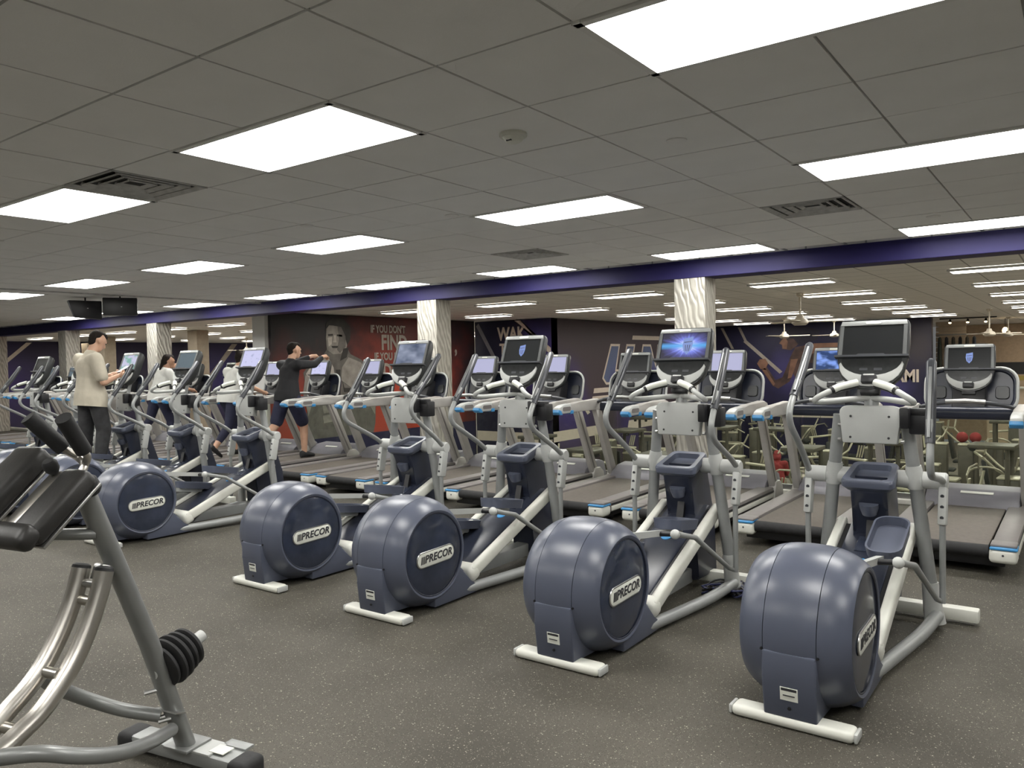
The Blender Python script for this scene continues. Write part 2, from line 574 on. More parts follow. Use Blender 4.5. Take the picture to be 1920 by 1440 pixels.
ORD = ['first', 'second', 'third', 'fourth', 'fifth', 'sixth', 'seventh', 'eighth', 'ninth', 'tenth', 'eleventh', 'twelfth', 'thirteenth', 'fourteenth']
CEIL = 2.74
LOWZ = -2.1
TILE = 0.6096
GX, GY = -3.816, 2.268
EDGE_Y = 9.35
BEAM_Y = 8.70

# ================================================================== STRUCTURE
def struct(name, b, m, parent=None, sharp=0):
    o = obj(name, b, m, parent, None, sharp)
    if parent is None:
        o['kind'] = 'structure'
    return o

fl = struct('floor', B().box((-14, 1.675, -0.15), (44, 15.35, 0.30)), 'floor')
tag(fl, 'speckled dark rubber floor under the exercise machines', 'floor')
ledge = struct('trim_1', B().box((-14, EDGE_Y - 0.11, 0.03), (44, 0.22, 0.06), None, 0.01), 'concrete')
tag(ledge, 'pale low curb along the edge of the upper floor', 'curb')
lowf = struct('floor', B().box((-14, 23.0, LOWZ - 0.1), (44, 27.3, 0.2)), mat('lower_floor_vinyl', (0.27, 0.25, 0.21), 0.6, 0, 0.2, 3))
tag(lowf, 'lower gym floor beyond the glass balustrade', 'floor')
tag(struct('wall_under_edge', B().box((-14, 9.3, -1.2), (44, 0.1, 1.8)), 'greywall'), 'grey wall dropping from the upper floor edge to the lower floor', 'wall')
tag(struct('wall_back', B().box((-14, -5.1, 1.3), (44, 0.2, 3.2)), 'greywall'), 'grey wall behind the exercise machines', 'wall')
tag(struct('wall_right', B().box((8.1, 15, 0.2), (0.2, 44, 5.4)), 'greywall'), 'grey side wall of the gym hall', 'wall')

# ---- upper ceiling: plenum board, grid bars, tiles
ceil = struct('ceiling', B().box((-14, 1.8, CEIL + 0.12), (44, 13.8, 0.06)), 'plenum')
tag(ceil, 'suspended grey tile ceiling over the upper floor', 'ceiling')
LIGHTS = {}
for i0 in range(-24, 9, 4):
    for j in (-5, 0, 4, 9):
        LIGHTS[(i0, j)] = True
cells_used = set()
for (i0, j) in LIGHTS:
    cells_used.add((i0, j)); cells_used.add((i0 + 1, j))
VENTS = [(-2, 0), (3, 6), (-2, 7)]
cells_used |= set(VENTS)
tile_me = None
cells = []
for i in range(-50, 15):
    for j in range(-11, 11):
        if (i, j) in cells_used:
            continue
        x, y = GX + (i + 0.5) * TILE, GY + (j + 0.5) * TILE
        if y + 0.31 > BEAM_Y + 0.05 or y < -4.9 or x > 7.8 or x < -35.8:
            continue
        p = pix((x, y, CEIL))
        vis = p is not None and -120 < p[0] < 2040 and -160 < p[1] < 1440
        cells.append((0 if vis else 1, p[2] if p else 99, i, j, x, y))
cells.sort()
tb = B().box((0, 0, 0), (TILE - 0.012, TILE - 0.012, 0.018))
tile_me = tb.mesh('ceiling_tile', 0)
tile_me.materials.append(M['tile'])
rest = B()
for k, (h, d, i, j, x, y) in enumerate(cells):
    if k < 290 and h == 0:
        o = bpy.data.objects.new('ceiling_tile', tile_me)
        COL.objects.link(o)
        o.parent = ceil
        o.location = (x, y, CEIL + 0.009 + rnd.uniform(-0.0012, 0.0012))
    else:
        rest.box((x, y, CEIL + 0.009), (TILE - 0.012, TILE - 0.012, 0.018))
ro = obj('ceiling_tiles', rest, 'tile', ceil, None, 0)
ro['kind'] = 'stuff'
gb = B()
for i in range(-50, 16):
    gb.box((GX + i * TILE, 1.85, CEIL + 0.016), (0.024, 13.6, 0.012))
for j in range(-11, 12):
    y = GY + j * TILE
    if y < BEAM_Y:
        gb.box((-14, y, CEIL + 0.0165), (44, 0.024, 0.0125))
go = obj('grid_bars', gb, 'tbar', ceil, None, 0)
go['kind'] = 'stuff'
br = struct('trim_2', B().box((-11.86, 4.4, CEIL - 0.006), (0.07, 8.5, 0.02)), 'vent')
tag(br, 'dark joint strip crossing the tile ceiling', 'ceiling trim')

# ---- ceiling beyond the beam
c2 = struct('ceiling', B().box((-14, 24.0, CEIL + 0.06), (44, 30.4, 0.1)), 'farceil')
tag(c2, 'tiled ceiling over the lower gym hall', 'ceiling')

# ---- light panels
def light_panel(x0, y0, w, d, label, low):
    t = thing('ceiling_light', label, 'ceiling light', (x0 + w / 2, y0 + d / 2, CEIL), 0, 'ceiling light panels')
    z = -0.026 if low else -0.006
    fw = 0.03
    fb = B()
    for sx in (-1, 1):
        fb.box((sx * (w / 2 - fw / 2), 0, z + 0.014), (fw, d + 0.012, 0.036))
    for sy in (-1, 1):
        fb.box((0, sy * (d / 2 - fw / 2), z + 0.014), (w + 0.012, fw, 0.036))
    obj('frame', fb, 'frame', t, None, 0)
    obj('diffuser', B().box((0, 0, z + 0.010), (w - 2 * fw + 0.002, d - 2 * fw + 0.002, 0.008)), 'panel_low' if low else 'panel_up', t, None, 0)
    return t
ROWN = {-5: 'row behind the ab machine', 0: 'row closest to the camera', 4: 'row above the ellipticals', 9: 'row beside the blue beam'}
for (i0, j) in sorted(LIGHTS, key=lambda k: (k[1], -k[0])):
    x, y = GX + i0 * TILE, GY + j * TILE
    ps = [pix((x + a * 2 * TILE, y + b * TILE, CEIL)) for a in (0, 1) for b in (0, 1)]
    seen = any(p and -40 < p[0] < 1960 and -40 < p[1] < 1440 for p in ps)
    n = len([1 for q in LIGHTS if q[1] == j and q[0] > i0])
    light_panel(x, y, 2 * TILE, TILE, 'white ceiling light panel, %s, %s from the right%s' % (ROWN[j], ORD[n], '' if seen else ' out of view'), False)
LOWROWS = [12.15, 15.05, 17.95, 20.85, 23.5, 26.3, 30.0, 33.0, 35.6]  # last three rows are added panels that brighten the shop corner
LOWX = [4.05, 1.27, -1.50, -4.27, -7.10, -9.78, -12.48, -16.3, -19.05, -21.8, -24.55, -27.3, -30.05]
for r, y in enumerate(LOWROWS):
    n = 0
    for x in LOWX:
        if (x < -12 and x > -14 and y > 16) or (x < -11.4 and x > -14 and y > 26):
            continue
        if -11.6 < x < -10.4 or (y > 28 and (x < -3 or x > 3)):
            continue
        light_panel(x, y, 1.26, 0.42, 'warm light panel beyond the blue beam, %s row, %s from the right' % (ORD[r], ORD[n]), True)
        n += 1

# ---- beam and columns
bm_ = struct('beam', B().box((-14, BEAM_Y + 0.17, 2.655), (44, 0.34, 0.21), None, 0.006), 'beam')
tag(bm_, 'long dark purple beam crossing under the ceiling', 'beam')
COLX = [(-3.755, 'column standing behind the bright blue screen'), (-7.93, 'column beside the red muscle mural'), (-15.62, 'column behind the raised tablet'), (-19.6, 'column behind the beige shirt'), (-23.7, 'column at the far left edge')]
for cx, lab in COLX:
    o = struct('column', B().box((cx, BEAM_Y + 0.18, 1.27), (0.385, 0.33, 2.57), None, 0.006), 'column')
    tag(o, 'silver wave-embossed square ' + lab, 'column')
for cx, cy, lab in ((-21.9, 13.7, 'plain taupe column further back between two rows of lights'), (-27.5, 13.7, 'plain taupe column far back on the hall side')):
    o = struct('column', B().box((cx, cy, 0.17), (0.5, 0.4, 5.14), None, 0.006), mat('taupe_column_paint', (0.36, 0.31, 0.24), 0.6))
    tag(o, lab, 'column')
for (px, cy, w, lab) in ((-21.3, 12.2, 0.28, 'cream door panel beside the embossed column'), (-26.2, 12.4, 0.42, 'cream door panel behind the man in beige')):  # distant door panels in plain cream paint
    o = struct('wall_panel', B().box((px, cy, 0.17), (w, 0.12, 4.6)), 'creampaint')
    tag(o, lab, 'wall panel')

# ---- mural walls of the lower hall
HZ = CEIL - LOWZ
MZ = (CEIL + LOWZ) / 2
muscle = mural_mat('muscle_mural_print', (0.012, 0.011, 0.015),
                   [(0.1, 14.3, 1.4, 2.9, (0.17, 0.020, 0.012), 0.95), (0.1, 13.4, 0.2, 2.3, (0.46, 0.060, 0.032), 0.95), (0.1, 15.2, 0.2, 1.9, (0.52, 0.065, 0.03), 0.95), (0.1, 11.0, 0.2, 1.9, (0.42, 0.055, 0.025), 0.95), (0.1, 10.6, 2.0, 0.5, (0.10, 0.02, 0.02), 0.6)], 1.6, 0.3)
w1 = obj('wall_muscle_mural', B().box((0, 13.62, MZ), (0.36, 6.76, HZ)), muscle, None, (-13.88, 0, 0), 0)
tag(w1, 'dark red mural wall with a bare chested muscular man', 'mural wall', None, 'structure')
navy2 = mural_mat('navy_mural_print', (0.010, 0.010, 0.036), [(-11.6, 0, 1.6, 1.4, (0.045, 0.030, 0.20), 0.9)], 0.8, 0.25)
w2 = obj('wall_navy_mural', B().box((-12.7, 0.15, MZ), (2.6, 0.3, HZ)), navy2, None, (0, 17.4, 0), 0)
tag(w2, 'navy mural wall with slanting stripes and pale letters', 'mural wall', None, 'structure')
w3 = obj('wall_letter_mural', B().box((-0.15, 22.85, MZ), (0.3, 10.9, HZ)), mural_mat('letter_mural_print', (0.062, 0.045, 0.055), [(0, 18.2, 0.4, 1.7, (0.055, 0.035, 0.21), 0.9), (0, 22.0, -0.2, 1.6, (0.05, 0.035, 0.17), 0.8)], 0.6, 0.18), None, (-11.4, 0, 0), 0)
tag(w3, 'dark plum mural wall with huge outlined letters', 'mural wall', None, 'structure')
w4 = obj('wall_runner_mural', B().box((-7.65, 0.15, MZ), (7.5, 0.3, HZ)), mural_mat('runner_mural_print', (0.014, 0.013, 0.048), [(-8.2, 0, 0.9, 1.2, (0.06, 0.05, 0.19), 0.8), (-4.4, 0, 1.9, 1.1, (0.055, 0.048, 0.055), 0.95), (-9.8, 0, 0.4, 0.9, (0.05, 0.03, 0.18), 0.7), (-5.2, 0, 0.4, 0.9, (0.08, 0.07, 0.25), 0.7)], 1.1, 0.35), None, (0, 28.0, 0), 0)
tag(w4, 'deep blue mural wall with a running woman', 'mural wall', None, 'structure')
w5 = obj('wall_far_hall', B().box((0, 17.0, MZ), (0.3, 27.0, HZ)), mural_mat('far_hall_print', (0.022, 0.017, 0.055), [(0.1, 12.2, 1.2, 2.0, (0.05, 0.025, 0.19), 0.9), (0.1, 22.0, 1.0, 2.0, (0.03, 0.02, 0.14), 0.9)], 0.5, 0.2), None, (-33.0, 0, 0), 0)
tag(w5, 'purple wall with a pale diagonal stripe at the far end', 'mural wall', None, 'structure')
tag(struct('wall_hall_back', B().box((-23.5, 30.2, MZ), (19, 0.3, HZ)), 'greywall'), 'grey wall closing the far hall', 'wall')
tag(struct('wall_shop_back', B().box((2, 38.0, MZ), (14, 0.3, HZ)), mat('shop_wall', (0.50, 0.38, 0.26), 0.7)), 'warm beige back wall of the shop corner', 'wall')

def poly_print(wall, name, pts, o, u, v, m, d=0.004, lay=1, label=None):
    n = V(u).cross(V(v)).normalized()
    p = obj(name, B().prism(pts, V(o) + n * (0.0012 + (lay - 1) * 0.0035), u, v, d), m, wall, None, 0)
    if label:
        p['label'] = label
    return p

def text_print(wall, body, o, u, v, size, m, lay=2, bold=0.0, shear=0.0, sx=1.0, space=1.0, label=None):
    u, v = V(u), V(v)
    n = u.cross(v)
    t = link('lettering', text_mesh(body, size, 0.003, bold, shear, space), M[m] if isinstance(m, str) else m, wall)
    us = u * sx
    mt = Matrix(((us.x, v.x, n.x, 0), (us.y, v.y, n.y, 0), (us.z, v.z, n.z, 0), (0, 0, 0, 1)))
    mt.translation = V(o) + n * (0.003 + lay * 0.003)
    t.matrix_local = mt
    if label:
        t['label'] = label
    return t

# muscle mural: wall face at local x=+0.18, coordinates (Y, Z)
YU, ZV = V((0, 1, 0)), V((0, 0, 1))
O1 = (0.18, 0, 0)
G = {k: mat('mural_grey_%d' % k, (g, g * 0.93, g * 0.85), 0.6, 0, 0.25, 5) for k, g in ((1, 0.03), (2, 0.13), (3, 0.28), (4, 0.50))}
def pp(name, pts, m, lay=1, label=None):
    return poly_print(w1, name, pts, O1, YU, ZV, m, lay=lay, label=label)
pp('figure_print', [(11.0, -0.3), (11.15, 0.8), (11.05, 1.45), (11.3, 1.72), (11.62, 1.83), (11.74, 2.0), (12.32, 2.0), (12.42, 1.85), (12.75, 1.72), (13.05, 1.45), (13.2, 0.9), (13.15, 0.2), (13.0, -0.3)], G[2], 1, 'grey printed torso of a muscular man')
pp('figure_print', [(11.12, 1.43), (11.34, 1.68), (11.75, 1.78), (11.9, 1.55), (11.95, 1.25), (11.6, 1.05), (11.25, 1.15)], G[4], 2)
pp('figure_print', [(12.12, 1.25), (12.15, 1.55), (12.35, 1.78), (12.72, 1.66), (12.98, 1.42), (12.85, 1.12), (12.5, 1.03)], G[3], 2)
pp('figure_print', [(11.97, 1.5), (12.1, 1.5), (12.08, 0.6), (11.98, 0.6)], G[1], 2)
for k in range(3):
    pp('figure_print', [(11.55, 0.92 - k * 0.22), (11.95, 0.95 - k * 0.22), (11.95, 0.78 - k * 0.22), (11.58, 0.75 - k * 0.22)], G[3], 2)
    pp('figure_print', [(12.12, 0.95 - k * 0.22), (12.5, 0.92 - k * 0.22), (12.47, 0.75 - k * 0.22), (12.12, 0.78 - k * 0.22)], G[2], 3)
pp('figure_print', [(11.72, 1.95), (11.70, 2.2), (11.72, 2.42), (11.85, 2.55), (12.1, 2.58), (12.3, 2.5), (12.38, 2.25), (12.30, 2.0), (12.12, 1.86), (11.9, 1.85)], G[3], 2, 'grey printed face')
pp('figure_print', [(11.68, 2.36), (11.75, 2.5), (11.9, 2.5), (12.15, 2.47), (12.25, 2.3), (12.32, 2.05), (12.42, 2.2), (12.42, 2.5), (12.2, 2.66), (11.9, 2.66), (11.72, 2.55)], G[1], 3, 'dark printed hair')
pp('figure_print', [(11.76, 2.3), (11.9, 2.31), (11.9, 2.27), (11.77, 2.26)], G[1], 3)
pp('figure_print', [(12.02, 2.3), (12.18, 2.29), (12.17, 2.25), (12.02, 2.26)], G[1], 3)
pp('figure_print', [(11.93, 2.28), (11.98, 2.28), (12.0, 2.12), (11.9, 2.12)], G[4], 3)
pp('figure_print', [(11.85, 2.04), (12.05, 2.04), (12.02, 1.99), (11.88, 1.99)], G[1], 3)
pp('figure_print', [(12.2, 1.98), (12.36, 2.0), (12.3, 1.78), (12.1, 1.7)], G[1], 3)
pp('figure_print', [(12.05, 2.50), (12.16, 2.46), (12.28, 2.25), (12.27, 2.02), (12.10, 1.88), (12.02, 1.95), (12.08, 2.2)], G[2], 3)
pp('figure_print', [(11.74, 2.22), (11.88, 2.24), (11.86, 2.08), (11.76, 2.02)], G[4], 4)
pp('figure_print', [(11.10, 1.40), (11.02, 1.0), (11.15, 0.5), (11.32, 0.9), (11.28, 1.3)], G[3], 3)
pp('figure_print', [(13.0, 1.40), (13.18, 0.95), (13.14, 0.4), (12.92, 0.7), (12.85, 1.2)], G[3], 3)
pp('figure_print', [(11.30, 1.30), (11.5, 1.12), (11.85, 1.10), (11.93, 1.25), (11.93, 1.02), (11.5, 0.98)], G[1], 4)
pp('figure_print', [(12.14, 1.25), (12.2, 1.08), (12.55, 1.06), (12.85, 1.25), (12.7, 0.98), (12.2, 0.98)], G[1], 4)
pp('base_band', [(10.25, -0.02), (16.95, -0.02), (16.95, -2.38), (10.25, -2.38)], mat('navy_band', (0.012, 0.012, 0.055), 0.6), 4, 'navy band along the mural foot')
M['mtext'] = mat('mural_letter', (0.36, 0.32, 0.28), 0.6)
text_print(w1, 'IF YOU DON\'T', (0.18, 13.65, 2.44), YU, ZV, 0.25, 'mtext', 2, 0.008, 0, 0.72)
text_print(w1, 'FIND', (0.18, 13.85, 2.11), YU, ZV, 0.50, 'mtext', 2, 0.016, 0, 0.80)
text_print(w1, 'IF YOU DO', (0.18, 13.65, 1.78), YU, ZV, 0.25, 'mtext', 2, 0.008, 0, 0.78)
text_print(w1, 'DO', (0.18, 13.75, 1.42), YU, ZV, 0.50, 'mtext', 2, 0.016, 0, 0.80)
text_print(w1, ',', (0.18, 16.18, 2.05), YU, ZV, 0.6, 'mtext', 2, 0.016, 0, 0.8)
# navy mural: face at local y=0, coordinates (X, Z) seen from -Y
XU = V((1, 0, 0))
def pn(wall, name, pts, m, lay=1, label=None):
    return poly_print(wall, name, pts, (0, 0, 0), XU, ZV, m, lay=lay, label=label)
pn(w2, 'stripe_print', [(-13.95, 2.62), (-13.86, 2.70), (-13.2, 1.62), (-13.3, 1.57)], mat('grey_stripe', (0.20, 0.19, 0.22), 0.6), 1)
pn(w2, 'stripe_print', [(-12.6, 2.72), (-12.4, 2.72), (-11.42, 1.75), (-11.42, 1.95)], 'cream', 1)
pn(w2, 'stripe_print', [(-13.98, -0.35), (-11.42, -0.35), (-11.42, -0.62), (-13.98, -0.62)], 'cream', 1)
text_print(w2, 'WAK', (-12.72, 0, 2.35), XU, ZV, 0.50, 'cream', 2, 0.016, 0, 0.78)
text_print(w2, 'T', (-13.02, 0, 1.93), XU, ZV, 0.42, 'cream', 2, 0.014, 0, 0.78)
# letter mural: face at local x=0, coordinates (Y, Z)
def pl(name, pts, m, lay=1, label=None):
    return poly_print(w3, name, pts, (0, 0, 0), YU, ZV, m, lay=lay, label=label)
Upts = [(20.62, 2.07), (21.2, 2.07), (20.95, 1.30), (21.32, 1.30), (21.62, 2.07), (22.2, 2.07), (21.85, 1.05), (21.6, 0.86), (20.3, 0.86), (20.08, 1.05)]
Npts = [(22.3, 0.86), (22.72, 2.07), (23.3, 2.07), (23.62, 1.42), (23.8, 2.07), (24.4, 2.07), (24.0, 0.86), (23.45, 0.86), (23.12, 1.55), (22.88, 0.86)]
def grow(pts, d):
    out = []
    k = len(pts)
    for i in range(k):
        p0, p1, p2 = V(pts[i - 1]), V(pts[i]), V(pts[(i + 1) % k])
        e1, e2 = (p1 - p0).normalized(), (p2 - p1).normalized()
        n1, n2 = V((e1.y, -e1.x)), V((e2.y, -e2.x))
        b = (n1 + n2)
        b = b / max(0.35, b.length_squared / 2) if b.length > 1e-6 else n1
        q = p1 - b * d
        out.append((q.x, q.y))
    return out
def area(p):
    return sum(p[i - 1][0] * p[i][1] - p[i][0] * p[i - 1][1] for i in range(len(p)))
letterfill = mural_mat('letter_fill', (0.10, 0.13, 0.24), [(0, 21.0, 0.8, 0.8, (0.065, 0.04, 0.20), 0.9), (0, 23.2, 0.8, 0.8, (0.065, 0.04, 0.20), 0.9)], 2, 0.2)
for pts in (Upts, Npts):
    s = 1 if area(pts) < 0 else -1
    pl('letter_outline', pts, 'cream', 1, 'pale outlined block letter')
    pl('letter_fill', grow(pts, 0.07 * (-s if area(pts) > 0 else s) * (1 if area(pts) > 0 else -1) * -1 if False else (0.07 if area(pts) > 0 else -0.07)), letterfill, 2)
pl('stripe_print', [(22.0, 2.21), (25.2, 2.21), (25.2, 2.34), (22.05, 2.34)], 'cream', 1)
pl('stripe_print', [(19.55, 0.64), (21.3, 0.64), (21.3, 0.78), (19.6, 0.78)], 'cream', 1)
pl('stripe_print', [(19.45, 0.42), (21.3, 0.42), (21.3, 0.55), (19.5, 0.55)], 'cream', 1)
pl('stripe_print', [(17.42, -0.30), (20.2, -0.30), (20.2, -0.58), (17.42, -0.58)], 'cream', 1)
pl('stripe_print', [(21.7, -0.30), (27.9, -0.30), (27.9, -0.58), (21.6, -0.58)], 'cream', 1)
pl('stripe_print', [(17.42, 1.85), (17.42, 1.65), (19.2, 0.05), (19.35, 0.10)], 'cream', 1)
# runner mural: face at y=0, coordinates (X, Z)
SK = {1: mat('runner_dark', (0.05, 0.025, 0.02), 0.6, 0, 0.3, 4), 2: mat('runner_mid', (0.075, 0.042, 0.036), 0.6, 0, 0.5, 3), 3: mat('runner_light', (0.22, 0.115, 0.075), 0.6, 0, 0.2, 4), 4: mat('runner_top', (0.020, 0.018, 0.035), 0.6)}
pn(w4, 'runner_print', [(-8.5, 2.42), (-8.62, 2.2), (-8.72, 2.05), (-8.62, 2.0), (-8.6, 1.85), (-8.3, 1.8), (-8.1, 1.95), (-7.85, 2.25), (-7.95, 2.45), (-8.2, 2.52)], SK[2], 1, 'printed head of a running woman')
pn(w4, 'runner_print', [(-8.5, 2.42), (-8.45, 2.25), (-8.2, 2.2), (-8.0, 1.95), (-7.4, 2.15), (-7.3, 2.45), (-7.8, 2.62), (-8.25, 2.6)], SK[4], 2, 'printed dark hair')
pn(w4, 'runner_print', [(-8.15, 1.9), (-7.6, 2.0), (-6.2, 2.0), (-6.0, 1.7), (-6.8, 1.4), (-7.4, 0.5), (-7.9, 0.4), (-8.3, 1.1), (-8.35, 1.5)], SK[2], 1)
pn(w4, 'runner_print', [(-7.85, 1.95), (-7.5, 2.02), (-6.2, 2.02), (-6.3, 1.85), (-7.4, 1.75), (-7.8, 1.55)], SK[3], 2)
pn(w4, 'runner_print', [(-8.0, 1.35), (-7.2, 1.35), (-7.3, 0.75), (-7.95, 0.8)], SK[4], 3)
pn(w4, 'runner_print', [(-8.35, 1.45), (-8.0, 1.5), (-8.35, 0.7), (-8.75, 0.45), (-8.95, 0.55), (-9.35, 1.15), (-9.2, 1.3), (-8.85, 0.75), (-8.6, 0.85)], SK[2], 2)
pn(w4, 'runner_print', [(-9.5, 1.35), (-9.4, 1.5), (-9.2, 1.52), (-9.1, 1.35), (-9.2, 1.12), (-9.38, 1.15)], SK[3], 3, 'printed raised fist')
pn(w4, 'runner_print', [(-8.30, 1.48), (-8.05, 1.5), (-8.28, 0.85), (-8.42, 0.80)], SK[3], 3)
pn(w4, 'runner_print', [(-9.32, 1.12), (-9.22, 1.2), (-8.86, 0.62), (-8.92, 0.55)], SK[3], 3)
pn(w4, 'runner_print', [(-8.60, 2.18), (-8.70, 2.05), (-8.60, 2.0), (-8.58, 1.87), (-8.44, 1.85), (-8.40, 2.1), (-8.48, 2.28)], SK[3], 3)
pn(w4, 'runner_print', [(-7.6, 0.72), (-7.3, 0.74), (-7.35, 0.45), (-7.6, 0.42)], SK[3], 4)
for a, b_ in (((-10.85, 2.68), (-10.45, 1.9)), ((-10.2, 2.68), (-9.95, 2.15))):
    pn(w4, 'stripe_print', [a, (a[0] + 0.1, a[1]), (b_[0] + 0.1, b_[1]), b_], 'mtext', 1)
pn(w4, 'stripe_print', [(-10.0, 2.15), (-9.88, 2.2), (-8.6, 1.05), (-8.7, 0.98)], 'mtext', 1)
pn(w4, 'stripe_print', [(-11.1, -0.3), (-4.0, -0.3), (-4.0, -0.55), (-11.1, -0.55)], 'cream', 1)
text_print(w4, 'AMI', (-4.62, 0, 0.86), XU, ZV, 0.55, 'cream', 2, 0.018, 0, 0.8)
poly_print(w5, 'stripe_print', [(10.0, -0.2), (10.2, -0.2), (13.5, 2.7), (13.3, 2.7)], (0.15, 0, 0), YU, ZV, 'cream', 0.006, 1)
poly_print(w5, 'stripe_print', [(8.4, 1.2), (8.6, 1.2), (10.2, 2.7), (10.0, 2.7)], (0.15, 0, 0), YU, ZV, 'cream', 0.006, 1)
poly_print(w5, 'stripe_print', [(20.5, 0.6), (20.8, 0.6), (22.6, 2.7), (22.3, 2.7)], (0.15, 0, 0), YU, ZV, 'mtext', 0.006, 1)
wend = struct('trim_3', B().box((-14.0, 10.2, MZ), (0.42, 0.10, HZ)), 'greywall')
tag(wend, 'grey end face of the muscle mural wall', 'wall end')

# ---- ceiling fittings
def vent(i, j, label):
    t = thing('ceiling_vent', label, 'vent', (GX + (i + 0.5) * TILE, GY + (j + 0.5) * TILE, CEIL), 0, 'square ceiling vents')
    obj('backing', B().box((0, 0, 0.03), (0.60, 0.60, 0.02)), 'ventdark', t, None, 0)
    for k, w in enumerate((0.60, 0.46, 0.32, 0.18)):
        fb = B()
        z = 0.006 + 0.004 * k
        for s in (-1, 1):
            fb.box((s * (w / 2 - 0.02), 0, z), (0.035, w, 0.01), Matrix.Rotation(s * 0.5, 3, 'Y'))
            fb.box((0, s * (w / 2 - 0.02), z), (w, 0.035, 0.01), rx(-s * 0.5))
        obj('louvre', fb, 'vent', t, None, 0)
vent(-2, 0, 'square louvred ceiling vent beside the light panel at upper left')
vent(3, 6, 'square louvred ceiling vent above the tallest elliptical screen')
vent(-2, 7, 'square louvred ceiling vent halfway to the blue beam')
t = thing('smoke_detector', 'round white smoke detector on a ceiling tile', 'smoke detector', (-2.28, 3.17, CEIL))
obj('base', B().lathe([(0, 0.068), (-0.012, 0.07), (-0.018, 0.066)], (0, 0, 0), (0, 0, 1), 28), 'label', t)
obj('dome', B().lathe([(-0.018, 0.055), (-0.035, 0.045), (-0.045, 0.03)], (0, 0, 0), (0, 0, 1), 28), 'label', t)
obj('sensor_slot', B().box((0.0, -0.035, -0.036), (0.03, 0.012, 0.012)), 'black', t)
for x, y, lab in ((-1.70, 3.81, 'round flush ceiling cover plate beside the smoke detector'), (-5.05, 4.15, 'round flush ceiling cover plate above the treadmill walkers'), (-1.0, 7.3, 'round flush ceiling cover plate close to the blue beam'), (-3.9, 4.6, 'round flush ceiling cover plate between two light panels')):
    tag(obj('ceiling_cover', B().lathe([(0.004, 0.052), (-0.006, 0.054), (-0.009, 0.046)], (0, 0, 0), (0, 0, 1), 24), 'frame', None, (x, y, CEIL)), lab, 'ceiling cover', 'small ceiling cover plates')
for x, y, a, pts, lab in ((-12.02, 6.22, 1.05, [(-0.24, -0.03), (0.24, -0.03), (0.24, -0.30), (-0.24, -0.30)], 'black box shaped television hung from the ceiling'),
                          (-12.62, 5.98, 1.30, [(-0.25, -0.05), (0.22, -0.05), (0.22, -0.34), (-0.16, -0.31)], 'black tapering television hung beside the box shaped one')):
    t = thing('hanging_screen', lab, 'television', (x, y, CEIL), a)
    obj('housing', B().prism(pts, (0, 0.06, 0), (1, 0, 0), (0, 0, 1), 0.13, 0.012), 'black', t)
    obj('mount_rod', B().tube([(0, 0, 0), (0, 0, -0.06)], 0.012), 'black', t)
    obj('power_light', B().box((0.02, -0.073, -0.17), (0.02, 0.006, 0.012)), 'lightgrey', t)
def fan(x, y, drop, a, label):
    t = thing('ceiling_fan', label, 'ceiling fan', (x, y, CEIL), a, 'cream ceiling fans in the lower hall')
    obj('canopy', B().lathe([(0, 0.07), (-0.05, 0.06), (-0.07, 0.02)], (0, 0, 0), (0, 0, 1), 16), 'fan', t)
    obj('rod', B().tube([(0, 0, -0.05), (0, 0, -drop)], 0.018), 'fan', t)
    obj('motor', B().lathe([(0.10, 0.05), (0.04, 0.07), (0.0, 0.13), (-0.06, 0.15), (-0.10, 0.10)], (0, 0, -drop), (0, 0, 1), 18), 'fan', t)
    for k in range(3):
        q = 2 * PI * k / 3
        obj('blade', B().box((0.42 * math.cos(q), 0.42 * math.sin(q), -drop - 0.03), (0.62, 0.11, 0.012), rz_(q) @ rx(0.15)), 'fan', t)
fan(-4.16, 14.6, 0.48, 0.5, 'cream ceiling fan on the longest visible rod')
fan(-7.3, 23.98, 0.50, 0.1, 'cream ceiling fan in front of the running woman mural')
fan(-6.6, 27.0, 0.45, 0.9, 'cream ceiling fan half hidden behind the big dark elliptical screen')
fan(-2.0, 24.1, 0.62, 0.3, 'cream ceiling fan above the treadmill closest to the right edge')
fan(-2.0, 30.5, 0.55, 0.8, 'cream ceiling fan furthest away by the shop')
fan(-27.0, 19.0, 0.45, 0.2, 'cream ceiling fan deep in the left hall')

# ---- glass balustrade
gl = thing('glass_balustrade', 'clear glass balustrade with steel top rail behind the treadmills', 'balustrade', (0, 9.2, 0.06))
obj('top_rail', B().tube([(-13.4, 0, 0.955), (7.5, 0, 0.955)], 0.02, 10), 'steel', gl)
obj('shoe_rail', B().box((-2.95, 0, 0.03), (20.9, 0.05, 0.06)), 'steel', gl)
gm = B().box((0, 0, 0.49), (1.18, 0.012, 0.87)).mesh('pane', 0)
gm.materials.append(M['glass'])
for k in range(17):
    o = bpy.data.objects.new('pane', gm); COL.objects.link(o); o.parent = gl; o.location = (-12.8 + 1.2 * k, 0, 0)

